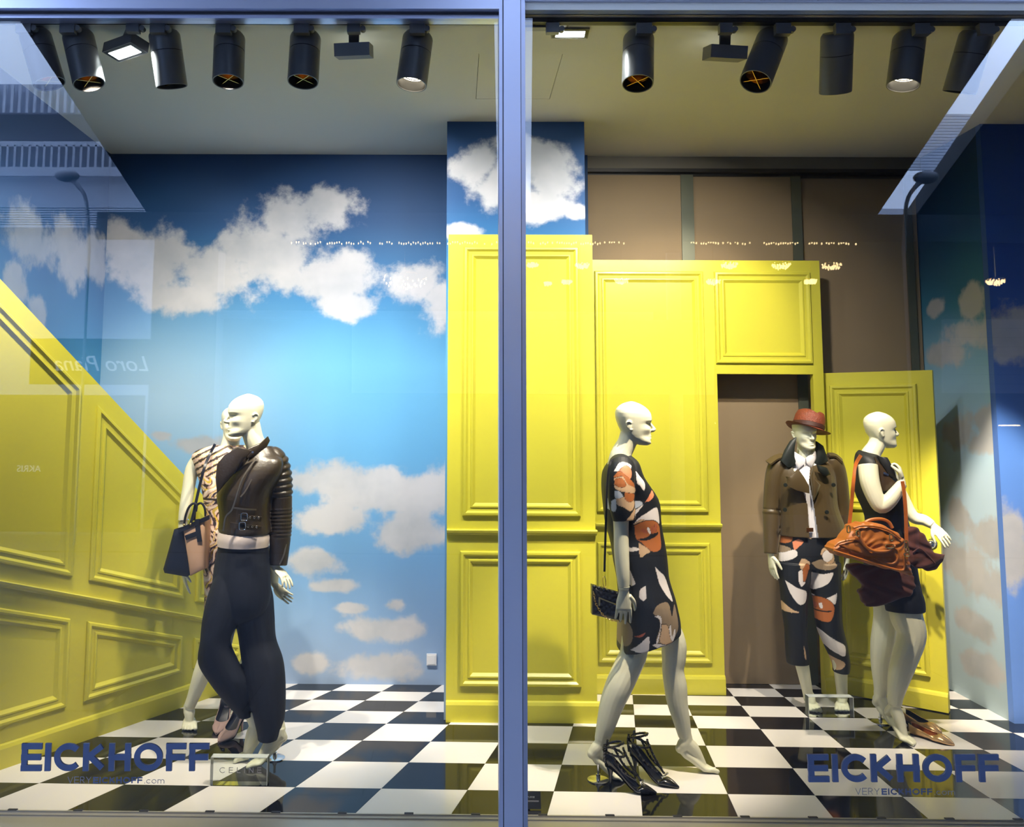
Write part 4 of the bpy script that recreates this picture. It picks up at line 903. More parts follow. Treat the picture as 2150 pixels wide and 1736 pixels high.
for x0, y0, x1, y1 in ((1613, 972, 1650, 958), (1768, 968, 1740, 955)):
    part('epaulette', strip(MB(), [at(x0, y0, 1.41), at((x0+x1)/2, (y0+y1)/2-5, 1.41), at(x1, y1, 1.41)], .05, .012, (0, -.4, 1)), KHAKI, tj)
for x, y in ((1649, 1018), (1750, 1018), (1648, 1070), (1736, 1075)):
    p = at(x, y, yf(x, y)-.012+((abs(x-1697)/85)**2)*.03); part('button', MB().cyl(p, p+np.array([0, -.006, 0]), .013, .011, n=18), DKGRN, tj)
part('belt_buckle', MB().box(*(lambda p: (p[0]-.02, p[0]+.02, p[1]-.006, p[1], p[2]-.012, p[2]+.012))(at(1700, 1112, 1.315))), GOLD, M4, smooth=False)
# hat
HAT = mat('red_brown_woven_straw', (.165, .032, .012), .5, bump=.6, bscale=140, var=.45, vscale=60)
hc = at(1696, 901, Y4-.02); Rh = Ry(.27)@Rx(-.10)
def HT(x, y, z): return hc+Rh@np.array([x, y, z])
mb = MB(); rings = []
for r, z, dn in [(.082, 0, 0), (.088, .012, 0), (.088, .045, 0), (.084, .08, .1), (.074, .108, .5), (.055, .118, 1.0), (.03, .112, 1.3), (.001, .106, 1.4)]:
    rings.append([HT(r*1.02*math.cos(t)*(1-.10*dn*max(0, -math.sin(t))), r*1.20*math.sin(t), z-.022*dn*math.exp(-(math.cos(t)*r/.022)**2)*(1 if r > .0 else 1)) for t in np.linspace(0, 2*math.pi, 41)[:-1]])
mb.rings(rings, cap=True); hat = part('hat', mb, HAT, M4, angle=60, label='red-brown woven trilby hat')
mb = MB(); rings = []
for r, dz in [(.080, .004), (.10, -.002), (.122, -.004), (.128, .002), (.122, .002), (.10, .004), (.080, .010)]:
    rings.append([HT(r*1.02*math.cos(t), r*1.18*math.sin(t), dz+(r-.08)*(.35*abs(math.cos(t))*(1 if math.cos(t) < 0 else .2)-.30*max(0, -math.sin(t)))) for t in np.linspace(0, 2*math.pi, 49)[:-1]])
mb.rings(rings, cap=False); part('brim', mb, HAT, hat, angle=60)
part('hat_band', MB().rings([[HT(r*1.02*math.cos(t), r*1.20*math.sin(t), z) for t in np.linspace(0, 2*math.pi, 41)[:-1]] for r, z in ((.0885, .006), (.0915, .008), (.0915, .032), (.0885, .034))], cap=False), mat('hat_ribbon', (.04, .010, .006), .6), hat)

# ================================================================== mannequin in black sleeveless top, hand at chest
BTOP = mat('black_crepe', (.008, .009, .012), .55, bump=.04, bscale=200)
BSAT = mat('brown_satin_panel', (.045, .026, .012), .38, bump=.04, bscale=120)
M5 = thing('mannequin', (2.5, 1.05, 0), 'bald mannequin in a black sleeveless top turned right with a fist at her chest', 'mannequin')
mb = MB(); Y5 = 1.05; k5 = 1/358.; F5 = nrm((.92, -.38, 0))
head(mb, at(1853, 941, Y5), math.radians(6), pitch=.03, h=.212, s=.95)
mb.tube([at(1846, 915, Y5), at(1840, 935, Y5), at(1828, 955, Y5), at(1825, 980, Y5)], [.050, .047, .054, .075], 20, 4)
torso(mb, [(1827, 956, Y5, .045, .055), (1828, 972, Y5, .07, .13), (1836, 995, Y5, .088, .15), (1847, 1035, Y5, .105, .13), (1860, 1085, Y5, .088, .11), (1868, 1135, Y5, .105, .14), (1869, 1190, Y5, .12, .155), (1870, 1240, Y5, .115, .14)], F5)
limb(mb, [(1880, 1215, 1.0, .075), (1899, 1275, .96, .083), (1903, 1295, .95, .085), (1914, 1333, .93, .075), (1900, 1381, .93, .068), (1888, 1421, .94, .058), (1880, 1460, .95, .042), (1879, 1478, .955, .036)])
limb(mb, [(1858, 1220, 1.12, .085), (1860, 1286, 1.13, .066), (1853, 1350, 1.14, .064), (1848, 1393, 1.16, .050), (1850, 1436, 1.18, .041), (1848, 1458, 1.19, .033)])
foot(mb, at(1878, 1484, .96), at(1864, 1496, 1.02), at(1898, 1540, .93)*[1, 1, 0]+np.array([0, 0, .018]), at(1922, 1562, .88)*[1, 1, 0], big=-1)
foot(mb, at(1847, 1462, 1.19), at(1840, 1474, 1.22), at(1872, 1504, 1.17)*[1, 1, 0]+np.array([0, 0, .018]), at(1890, 1512, 1.14)*[1, 1, 0], big=1)
limb(mb, [(1822, 976, .92, .052), (1826, 1010, .90, .052), (1838, 1045, .88, .045), (1850, 1063, .87, .040), (1866, 1052, .86, .040), (1882, 1032, .86, .034), (1894, 1015, .87, .027)])
hand(mb, at(1895, 1012, .87), at(1888, 984, .90)-at(1895, 1012, .87), (-.9, .45, .1), (-.5, -.8, .1), .5, .95, fist=True)
limb(mb, [(1858, 985, 1.16, .048), (1890, 1040, 1.22, .042), (1915, 1083, 1.22, .036), (1940, 1092, 1.20, .033), (1958, 1102, 1.17, .025)])
hand(mb, at(1958, 1102, 1.17), at(1982, 1128, 1.14)-at(1958, 1102, 1.17), (.4, .3, -.8), (-.6, -.2, -.6), .25, .9)
body_done(mb, M5); rod_base(1849, 1517, .07, M5)
mb = MB()
torso(mb, [(1824, 950, Y5, .052, .062, -.25), (1826, 962, Y5, .075, .115, -.25), (1832, 985, Y5, .098, .140, -.1), (1846, 1030, Y5, .130, .148), (1860, 1085, Y5, .112, .128), (1867, 1130, Y5, .128, .155), (1868, 1170, Y5, .138, .165)], F5, 36)
tp = garment('sleeveless_top', mb, BTOP, M5, fold=(.0015, 20, 15))
part('lapel', slab_px(MB(), [(1843, 958), (1862, 960), (1866, 966), (1878, 990), (1882, 1006), (1868, 1000), (1852, 978)], lambda x, y: .905-(x-1845)*.0005, .014), BTOP, tp, angle=60)
part('satin_panel', slab_px(MB(), [(1836, 960), (1850, 976), (1868, 1002), (1880, 1012), (1862, 1030), (1848, 1030), (1846, 1000), (1842, 975)], lambda x, y: .905-(x-1845)*.0005, .010), BSAT, tp, angle=60)
p = at(1860, 995, .885); part('brooch', MB().obox(p, (.014, 0, -.006), (0, .002, 0), (.002, 0, .005)), CHROME, tp, smooth=False)
mb = MB()
torso(mb, [(1868, 1150, Y5, .130, .160), (1870, 1200, Y5, .140, .175), (1876, 1240, Y5, .145, .170), (1885, 1262, 1.03, .135, .16)], F5, 32)
mb.tube([at(1882, 1230, .99), at(1898, 1262, .96), at(1901, 1283, .955)], [.105, .104, .100], 28, 4)
garment('shorts', mb, NAVY, M5, fold=(.0015, 18, 12))
# ------------------------------------------------------------------ bags
def pouch(mb, outline, Y0, depth, bulge=.02, tilt=(0, 0)):
    P = np.array([at(x, y, Y0) for x, y in outline]); c = P.mean(0); R = []
    for s, dy in ((.35, -bulge), (.75, -bulge*.85), (.93, -bulge*.35), (1.0, 0.0), (1.0, depth), (.93, depth+bulge*.35), (.75, depth+bulge*.85), (.35, depth+bulge)):
        q = c+(P-c)*s; q[:, 1] = Y0+dy+(P[:, 0]-c[0])*tilt[0]*1.0; R.append([p for p in q])
    mb.rings(R); return mb
def curve_px(pts, r, n=8, sub=5): return MB().tube([at(x, y, Y) for x, y, Y in pts], r, n, sub)
def cx1(L, Y): return [(300+.288*x, 780+.288*y, Y) for x, y in L]
def cx5(L, Y): return [(1580+.288*x, 820+.288*y, Y) for x, y in L]
BLKL = mat('black_grained_leather', (.010, .011, .018), .4, bump=.08, bscale=150)
TAN = mat('beige_felt', (.55, .34, .22), .75, bump=.06, bscale=200)
TANL = mat('cognac_leather', (.40, .125, .018), .42, bump=.12, bscale=45, var=.12, vscale=9, spec=.5)
TANS = mat('cognac_strap', (.42, .11, .02), .4)
BURG = mat('burgundy_suede', (.085, .018, .010), .85, bump=.08, bscale=60, var=.2, vscale=8, sheen=.2)
NVYQ = mat('navy_quilted_leather', (.010, .010, .020), .3, bump=.05, bscale=120, spec=.6)

B = thing('trapeze_handbag', at(390, 1205, .84), 'black and beige winged handbag hanging beside the paisley dress', 'handbag')
XY1 = lambda L: [(300+.288*x, 780+.288*y) for x, y in L]
part('front_panel', pouch(MB(), XY1([(296, 1158), (455, 1055), (452, 1200), (448, 1440), (345, 1490), (330, 1380)]), .84, .10, .012), TAN, B, angle=50)
part('side_wing', pouch(MB(), XY1([(228, 1150), (298, 1128), (318, 1260), (340, 1380), (356, 1470), (322, 1496), (158, 1468), (148, 1440), (190, 1290)]), .855, .05, .012), BLKL, B, angle=50)
part('top_band', MB().obox((at(386, 1112, .838)+at(431, 1087, .838))/2, (at(431, 1087, .838)-at(366, 1116, .838))/2*1.0, (0, .012, 0), (0, 0, .013)), BLKL, B, smooth=False)
part('flap_strap', strip(MB(), [at(*q) for q in cx1([(395, 1075), (402, 1150), (415, 1240)], .824)], .026, .006), BLKL, B)
part('cross_strap', strip(MB(), [at(*q) for q in cx1([(310, 1212), (355, 1195), (400, 1178)], .826)], .026, .006), BLKL, B)
part('handle', curve_px(cx1([(300, 1120), (312, 1050), (335, 990), (368, 962), (392, 975), (388, 1020)], .84), .0065), BLKL, B)
part('handle', curve_px(cx1([(375, 1085), (382, 1010), (400, 968), (430, 962), (452, 1000), (456, 1055)], .87), .0065), BLKL, B)
part('shoulder_strap', strip(MB(), [at(*q) for q in cx1([(527, 528), (490, 600)], .93)+cx1([(452, 690), (420, 810), (392, 930), (368, 1040), (345, 1120)], .85)], .015, .006), BLKL, B)
for x, y in ((348, 1112), (300, 1118)):
    p = at(300+.288*x, 780+.288*y, .828); part('ring', MB().ell(p, .007, .004, .007, 10, 6), GOLD, B)

B = thing('quilted_crossbody_bag', at(1270, 1292, .36), 'small navy quilted bag with gold chain on a long strap behind the striding mannequin\'s hand', 'handbag')
o3, ux, uz = at(1243, 1290, .375), at(1302, 1302, .375)-at(1243, 1288, .375), at(1243, 1226, .375)-at(1243, 1288, .375)
mb = MB(); n_ = 37; V = []
nq = nrm(np.cross(ux, uz))
for j in range(n_):
    for i in range(n_):
        a, b = i/(n_-1), j/(n_-1); e = min(1, 8*min(a, 1-a, b, 1-b)); qd = abs(math.sin(math.pi*(a*5+b*5)))*abs(math.sin(math.pi*(a*5-b*5)))
        V.append(o3+ux*a+uz*b*(1-.06*a)+nq*(.018*math.sqrt(e)+.006*math.sqrt(qd)*e))
F = [(j*n_+i, j*n_+i+1, (j+1)*n_+i+1, (j+1)*n_+i) for j in range(n_-1) for i in range(n_-1)]
mb.add(V, F); bk = MB(); 
border = [i for i in range(n_)]+[j*n_+n_-1 for j in range(1, n_)]+[(n_-1)*n_+i for i in range(n_-2, -1, -1)]+[j*n_ for j in range(n_-2, 0, -1)]
mb.rings([[V[i] for i in border], [V[i]-nq*.045 for i in border]], cap=True)
part('bag_body', mb, NVYQ, B, angle=50)
for q in range(6):
    p = o3+ux*(.06+.17*q)+uz*(.97-.05*q*.2)+nq*.012; part('top_stud', MB().ell(p, .011, .010, .009, 12, 8), NVYQ, B)
part('zip', strip(MB(), [o3+ux*.20+uz*.66+nq*.030, o3+ux*.6+uz*.60+nq*.032, o3+ux*1.0+uz*.54+nq*.03], .006, .003), GOLD, B)
part('zip_puller', strip(MB(), [o3+ux*.22+uz*.66+nq*.034, o3+ux*.22+uz*.40+nq*.034], .008, .003), GOLD, B)
ch_ = crom([o3+ux*.02+uz*.80+nq*.026, o3+ux*.10+uz*.45+nq*.036, o3+ux*.35+uz*.12+nq*.036, o3+ux*.65+uz*.02+nq*.034, o3+ux*1.0+uz*.06+nq*.03], 5)
for q in range(len(ch_)-1):
    c, d = (ch_[q]+ch_[q+1])/2, nrm(ch_[q+1]-ch_[q]); v = nrm(np.cross(d, nq)) if q % 2 else nq
    part('chain_link', MB().tube([c+d*.0085*math.cos(t)+v*.0045*math.sin(t) for t in np.linspace(0, 2*math.pi, 13)], .0014, 6, 1), GOLD, B)
hp = at(1269, 1222, .36)
part('strap', strip(MB(), [at(1292, 962, .40), at(1281, 972, .335), at(1275, 1010, .325), at(1272, 1100, .33), at(1269, 1200, .35)], .010, .005), BLKL, B)
part('strap_ring', MB().tube([hp+np.array([.007*math.cos(t), .012*math.sin(t), .026*math.sin(t)]) for t in np.linspace(0, 2*math.pi, 17)], .002, 6, 1), GOLD, B)

B = thing('cognac_satchel', at(1840, 1260, .72), 'cognac leather satchel slung in front of the mannequin with her fist at her chest', 'handbag')
X5 = lambda L: [(1580+.288*x, 820+.288*y) for x, y in L]
OUT = [(575, 1150), (600, 1122), (650, 1100), (690, 1065), (735, 990), (800, 968), (880, 968), (970, 985), (1060, 1035), (1108, 1090), (1128, 1170), (1150, 1270), (1172, 1340), (1150, 1350), (1050, 1318), (940, 1290), (820, 1255), (700, 1222), (620, 1200)]
mb = pouch(MB(), X5(OUT), .71, .10, .03)
me = remesh(mb, .005, 6, 'bag_body'); co, no = verts_np(me), norms_np(me)
set_verts(me, co+no*(.004*np.sin(co[:, 0]*60+7*np.sin(co[:, 2]*26))*np.sin(co[:, 2]*45+3*np.sin(co[:, 0]*30)))[:, None])
bb = put_world('bag_body', me, TANL, B)
for L in ([(600, 1135), (640, 1105), (760, 1085), (800, 1130), (830, 1185), (900, 1225), (1000, 1262), (1050, 1240), (1062, 1180), (1030, 1140)], [(590, 1165), (700, 1200), (860, 1250), (1000, 1292), (1090, 1310), (1110, 1270), (1100, 1200)], [(735, 1000), (800, 985), (900, 990), (1000, 1020), (1080, 1080)]):
    part('piping', curve_px(cx5(L, .682), .006, 8), TANL, bb)
part('front_pocket', pouch(MB(), X5([(640, 1125), (760, 1100), (815, 1170), (900, 1205), (1020, 1160), (1040, 1215), (1000, 1245), (860, 1215), (720, 1180)]), .685, .02, .012), TANL, bb, angle=60)
part('handle', curve_px(cx5([(760, 1010), (790, 1080), (830, 1140), (890, 1170), (980, 1168), (1040, 1130)], .665), .009), TANL, B)
part('handle', curve_px(cx5([(790, 985), (850, 945), (930, 935), (990, 955), (1020, 1000)], .80), .009), TANL, B)
part('shoulder_strap', strip(MB(), [at(*q) for q in cx5([(700, 1010), (712, 920), (724, 800), (737, 650)], .80)+cx5([(752, 540), (790, 470)], .93)], .018, .006), TANS, B)
part('shoulder_strap', strip(MB(), [at(*q) for q in cx5([(1122, 1110), (1120, 1000), (1115, 860), (1104, 735), (1092, 660)], .80)], .018, .006), TANS, B)
for x, y, w_, h_ in ((700, 1010, .008, .018), (1120, 1120, .008, .018), (1125, 1160, .010, .010), (1125, 1195, .014, .008), (1012, 1070, .010, .016), (770, 1040, .010, .014), (1000, 1135, .022, .009)):
    p = at(1580+.288*x, 820+.288*y, .658); part('clasp', MB().tube([p+np.array([w_*math.copysign(abs(math.cos(t))**.5, math.cos(t)), 0, h_*math.copysign(abs(math.sin(t))**.5, math.sin(t))]) for t in np.linspace(0, 2*math.pi, 21)], .0032, 8, 1), GOLD, B)
B = thing('burgundy_suede_bag', at(1860, 1272, .86), 'slouchy burgundy suede bag hanging behind the cognac satchel', 'handbag')
for L, Y in (([(690, 1260), (700, 1310), (760, 1360), (818, 1418), (776, 1470), (800, 1520), (830, 1576), (900, 1570), (965, 1560), (1060, 1530), (1150, 1500), (1190, 1440), (1185, 1350), (1100, 1300), (900, 1270)], .855),
             ([(1120, 1000), (1170, 985), (1215, 1010), (1260, 1060), (1300, 1130), (1330, 1185), (1412, 1192), (1395, 1250), (1340, 1300), (1280, 1316), (1200, 1290), (1150, 1270), (1130, 1150)], .86)):
    me = remesh(pouch(MB(), X5(L), Y, .03, .012), .005, 5, 'suede_body'); co, no = verts_np(me), norms_np(me)
    set_verts(me, co+no*(.004*np.sin(co[:, 0]*50+5*np.sin(co[:, 2]*30)))[:, None])
    put_world('suede_body', me, BURG, B)
part('flap_seam', curve_px(cx5([(1170, 1180), (1215, 1150), (1270, 1190), (1330, 1260)], .846), .004), BURG, B)

# ------------------------------------------------------------------ shoes
def shoe(root, toe, heel, hh, mu, mi, width=.040, top=.055, pointed=1.6, open_to=.62, back=.085, sole=True, stiletto=True, vamp=.07):
    toe, heel = np.asarray(toe, float), np.asarray(heel, float); L = np.linalg.norm((toe-heel)[:2]); d = nrm(np.array([toe[0]-heel[0], toe[1]-heel[1], 0])); l = np.cross((0, 0, 1), d)
    N = 34; K = 19; rings = []; soles = []
    for i in range(N):
        s = i/(N-1)
        zb = hh*(0.5+0.5*math.cos(math.pi*min(1, s/.72)))+.004 if hh > 0 else .003
        wv = width*(.62+.38*math.sin(min(1, s/.68)*math.pi/2)) if s < .68 else width*(1-((s-.68)/.32)**pointed)**(1/1.15)
        wv = max(wv, .0025)
        if s < .04: wv *= .55+.45*math.sqrt(s/.04)
        wv *= 1-.14*math.exp(-((s-.36)/.13)**2)
        if s < open_to: H_ = back*(1-s/open_to)**1.3+(top*.55)*(1-(1-s/open_to)**1.3)
        else: H_ = top*.55+(vamp*.62-top*.55)*math.sin(min(1, (s-open_to)/.10)*math.pi/2)*.6
        if s > .70: H_ *= max(.16, 1-((s-.70)/.30)**1.4*.84)
        fm = math.pi*(.60 if s < open_to-.10 else .60+.40*(0.5-0.5*math.cos(math.pi*min(1, (s-open_to+.10)/.14))))
        r = []
        for k in range(K):
            f = -fm+2*fm*k/(K-1)
            x = wv*math.sin(f)*(1.0 if abs(f) < math.pi/2 else 1.0); z = H_*(1-math.cos(f))/(1-math.cos(fm))
            z *= 1.0 if abs(f) > .9 else (abs(f)/.9)**1.5
            r.append(heel+d*L*s+l*x+np.array([0, 0, zb+z])-np.array([0, 0, heel[2]]))
        rings.append(r); soles.append((heel+d*L*s, wv*.96, zb))
    mb = MB().rings(rings, cap=False, closed=False)
    up = part('upper', mb, [mu, mi], root, angle=70)
    sm_ = up.modifiers.new('thickness', 'SOLIDIFY'); sm_.thickness = .0032; sm_.offset = 1; sm_.material_offset = 1; sm_.material_offset_rim = 0; sm_.use_quality_normals = True
    sr = MB().rings([[np.array([p[0], p[1], 0])+l*wv*math.cos(t)+np.array([0, 0, zb+.0005+.0035*math.sin(t)]) for t in np.linspace(0, 2*math.pi, 13)[:-1]] for p, wv, zb in soles])
    part('sole', sr, BLACK, root)
    part('insole', MB().rings([[np.array([p[0], p[1], 0])+l*wv*.9*math.cos(t)+np.array([0, 0, zb+.006+.0015*math.sin(t)]) for t in np.linspace(0, 2*math.pi, 13)[:-1]] for p, wv, zb in soles[1:-3]]), mi, root)
    if stiletto and hh > .03:
        hp = np.array([heel[0], heel[1], 0])+d*.022
        part('heel', MB().tube([hp+np.array([0, 0, hh+.006]), hp+np.array([0, 0, hh*.6])+d*.001, hp+np.array([0, 0, .002])-d*.001], [.021, .009, .0055], 14, 5), mu, root)
    return d, l, L
PINK = mat('pale_pink_glitter', (.62, .42, .38), .45, bump=.9, bscale=700, var=.35, vscale=500, spec=.8)
LINE = mat('black_lining', (.010, .012, .022), .3)
BRZ = mat('bronze_leather', (.62, .40, .20), .28, .7, bump=.25, bscale=30)
BRZI = mat('amber_lining', (.34, .09, .012), .5)
PAT = mat('black_patent', (.006, .006, .008), .14, spec=.7)
def shoe_thing(toe, heel, name, label, group, **k):
    r = thing(name, np.array([(toe[0]+heel[0])/2, (toe[1]+heel[1])/2, 0]), label, 'shoe', group); return r, shoe(r, toe, heel, **k)
t_ = atz(454, 1543); h_ = t_+np.array([.005, .23, 0])
shoe_thing(t_, h_, 'glitter_pump', 'pink glitter pump standing nearer the bare foot on the left', 'pink glitter pumps', hh=.085, mu=PINK, mi=LINE, width=.041)
t_ = atz(459, 1561); h_ = t_+np.array([.085, .215, 0])
shoe_thing(t_, h_, 'glitter_pump', 'pink glitter pump nearer the trouser hem, turned slightly left', 'pink glitter pumps', hh=.085, mu=PINK, mi=LINE, width=.041)
t_ = atz(2003, 1566); h_ = atz(1912, 1540)
shoe_thing(t_, h_, 'ballet_flat', 'bronze ballet flat in front, toe pointing right', 'bronze ballet flats', hh=0, mu=BRZ, mi=BRZI, width=.040, pointed=2.6, stiletto=False, back=.058, top=.05)
t_ = atz(1976, 1541); h_ = atz(1899, 1512)
shoe_thing(t_, h_, 'ballet_flat', 'bronze ballet flat behind its pair, toe pointing right', 'bronze ballet flats', hh=0, mu=BRZ, mi=LINE, width=.040, pointed=2.6, stiletto=False, back=.058, top=.05)
def strappy(toe, heel, label, zank):
    r, (d, l, L) = shoe_thing(toe, heel, 'studded_heel', label, 'black studded heels', hh=.095, mu=PAT, mi=LINE, width=.038, pointed=1.5, open_to=.66, back=.05, top=.03)
    hl = np.array([heel[0], heel[1], 0]); up = np.array([0, 0, 1.0])
    def loop(s, z, rx, ry, tl, n=22): return [hl+d*(L*s+rx*math.cos(t)+0)+l*ry*math.sin(t)+up*(z+tl*math.cos(t)) for t in np.linspace(0, 2*math.pi, n)]
    for s, z, rx, ry, tl in ((.17, .200, .042, .037, .012), (.17, .165, .046, .039, -.012)):
        P = loop(s, z, rx, ry, tl); part('ankle_strap', MB().tube(P, .0058, 8, 1), PAT, r)
        for q in range(0, len(P)-1, 2): part('stud', MB().ell(P[q]*1.0+nrm((P[q]-hl-d*L*s)*[1, 1, 0])*.004, .0062, .0062, .0062, 6, 4), PAT, r)
    for a, b, c in (((.16, -.038, .165), (.34, -.036, .10), (.60, -.024, .062)), ((.16, .038, .165), (.34, .036, .10), (.60, .024, .062)), ((.36, 0, .185), (.50, 0, .12), (.70, 0, .052)), ((.0, -.02, .12), (.0, -.03, .17), (.02, -.03, .20)), ((.0, .02, .12), (.0, .03, .17), (.02, .03, .20))):
        P = crom([hl+d*L*s+l*y+up*z for s, y, z in (a, b, c)], 6); part('strap', MB().tube(P, .0055, 8, 1), PAT, r)
        for q in range(0, len(P), 2): part('stud', MB().ell(P[q]+up*.004-np.array([0, .003, 0]), .0062, .0062, .0062, 6, 4), PAT, r)
    for q in range(7):
        t = -1.1+2.2*q/6; p = hl+d*(L*(.70+.05*math.cos(t)))+l*.034*math.sin(t)+up*(.040+.012*math.cos(t)); part('stud', MB().ell(p, .005, .005, .005, 6, 4), CHROME, r)
t_ = atz(1425, 1656); h_ = atz(1325, 1628)
strappy(t_, h_, 'black studded strappy heel with its pointed toe towards the bare toes', .18)
t_ = atz(1378, 1668); h_ = atz(1272, 1652)
strappy(t_, h_, 'black studded strappy heel nearest the window, beside the base plate', .18)

# ------------------------------------------------------------------ lettering
def glyph(c):
    A_ = lambda cx, cy, rx, ry, a, b, n=28: ('P', [(cx+rx*math.cos(math.radians(a+(b-a)*i/n)), cy+ry*math.sin(math.radians(a+(b-a)*i/n))) for i in range(n+1)])
    Ln = lambda *p: ('P', list(p))
    G_ = {'E': (.62, [Ln((0, 0), (0, 1)), Ln((0, 1), (.62, 1)), Ln((0, .5), (.58, .5)), Ln((0, 0), (.62, 0))]), 'I': (.0, [Ln((0, 0), (0, 1))]), 'F': (.60, [Ln((0, 0), (0, 1)), Ln((0, 1), (.60, 1)), Ln((0, .5), (.56, .5))]),
      'C': (.86, [A_(.5, .5, .5, .5, 43, 317)]), 'K': (.72, [Ln((0, 0), (0, 1)), Ln((.68, 1), (.06, .48)), Ln((.16, .56), (.72, 0))]), 'H': (.70, [Ln((0, 0), (0, 1)), Ln((.70, 0), (.70, 1)), Ln((0, .5), (.70, .5))]), 'O': (1.0, [A_(.5, .5, .5, .5, 0, 360, 40)]),
      'V': (.74, [Ln((0, 1), (.37, 0)), Ln((.37, 0), (.74, 1))]), 'R': (.6, [Ln((0, 0), (0, 1)), Ln((0, 1), (.30, 1)), A_(.30, .75, .25, .25, 90, -90, 14), Ln((0, .5), (.30, .5)), Ln((.26, .5), (.6, 0))]), 'Y': (.72, [Ln((0, 1), (.36, .46)), Ln((.72, 1), (.36, .46)), Ln((.36, .46), (.36, 0))]),
      'L': (.5, [Ln((0, 0), (0, 1)), Ln((0, 0), (.5, 0))]), 'N': (.72, [Ln((0, 0), (0, 1)), Ln((0, 1), (.72, 0)), Ln((.72, 0), (.72, 1))]), '.': (.0, [Ln((0, -.0), (0, .05))]), 'c': (.48, [A_(.29, .29, .29, .29, 45, 315)]), 'o': (.58, [A_(.29, .29, .29, .29, 0, 360)]),
      'm': (.84, [Ln((0, 0), (0, .58)), A_(.21, .36, .21, .21, 180, 0, 14), Ln((.42, .36), (.42, 0)), A_(.63, .36, .21, .21, 180, 0, 14), Ln((.84, .36), (.84, 0))]),
      'A': (.74, [Ln((0, 0), (.37, 1)), Ln((.37, 1), (.74, 0)), Ln((.14, .36), (.60, .36))]), 'S': (.5, [A_(.26, .74, .24, .24, 40, 270, 16), A_(.26, .25, .25, .25, 90, -140, 16)])}
    return G_[c]
def stroke_prism(mb, pts, wd, o, U, V, N, h0, h1, sc_, closed=False):
    P = np.array(pts, float)*sc_; n = len(P); Lf, Rt = [], []
    closed = np.linalg.norm(P[0]-P[-1]) < 1e-6
    for i in range(n):
        if closed: t = P[(i+1) % (n-1)]-P[(i-1) % (n-1)]
        else: t = P[min(i+1, n-1)]-P[max(i-1, 0)]
        t = t/np.linalg.norm(t); q = np.array([-t[1], t[0]])*wd/2; Lf.append(P[i]+q); Rt.append(P[i]-q)
    W = lambda p, h: o+U*p[0]+V*p[1]+N*h
    mb.rings([[W(l_, h0), W(l_, h1), W(r_, h1), W(r_, h0)] for l_, r_ in zip(Lf, Rt)], cap=not closed)
def letters(root, text, x0, y0, x1, hpx, Y, m, bold, gap, out=.012, name='letter', N=(0, -1, 0)):
    # set text from picture x0 (baseline y0) to x1, capital height hpx
    o = at(x0, y0, Y); e = at(x1, y0, Y); U = nrm(np.array([e[0]-o[0], 0, e[2]-o[2]])); V = np.array([-U[2], 0, U[0]]); hm = np.linalg.norm(at(x0, y0-hpx, Y)-o)
    wd = hm*bold; capH = hm-wd; adv = 0; lay = []
    for c in text:
        w_, g = glyph(c); lay.append((c, adv)); adv += w_*capH+wd+gap*hm
    k = np.linalg.norm(e-o)/(adv-gap*hm)
    for c, a in lay:
        w_, g = glyph(c); mb = MB()
        for gi, (_, pts) in enumerate(g):
            P = [list(p) for p in pts]
            if len(P) == 2 and not (c in 'KVYNRA' and P[0][0] != P[1][0]):     # square ends reach the outline
                q0, q1 = np.array(P[0], float), np.array(P[1], float); t = (q1-q0)/np.linalg.norm(q1-q0); P = [tuple(q0-t*bold*.5/(1-bold)), tuple(q1+t*bold*.5/(1-bold))]
            stroke_prism(mb, [(x*k, y) for x, y in P], wd, o+U*(a*k+wd/2)+V*wd/2, U, V, np.asarray(N, float), 0, out*(1+.03*gi), capH)
        part(name, mb, m, root, smooth=False)
BLUEL = mat('blue_letter_film', (.075, .10, .185), .35, .25, bump=.05, bscale=12, var=.25, vscale=14)
GREYL = mat('grey_blue_letter_film', (.16, .17, .22), .4)
for (ax, ay, bx, by, vx0, vy, vx1, lab) in ((46, 1617, 440, 1623, 142, 1644, 345, 'left'), (1697, 1640, 2098, 1645, 1796, 1668, 2005, 'right')):
    r = thing('window_lettering', (at(ax, ay, YG)[0], YG, at(ax, ay, YG)[2]), 'blue EICKHOFF lettering on the glass low in the %s pane' % lab, 'lettering', 'shop name on the glass')
    letters(r, 'EICKHOFF', ax, ay, bx, 58, YG-.0005, BLUEL, .215, .10, .010)
    r = thing('web_address_lettering', (at(vx0, vy, YG)[0], YG, at(vx0, vy, YG)[2]), 'small VERYEICKHOFF.com lettering below the shop name in the %s pane' % lab, 'lettering', 'web address on the glass')
    w_ = vx1-vx0
    letters(r, 'VERY', vx0, vy, vx0+w_*.245, 14, YG-.0005, GREYL, .07, .17, .002)
    letters(r, 'EICKHOFF', vx0+w_*.265, vy, vx0+w_*.775, 13, YG-.0005, BLUEL, .20, .14, .002)
    letters(r, '.com', vx0+w_*.795, vy+.3, vx1, 14, YG-.0005, GREYL, .07, .17, .002)

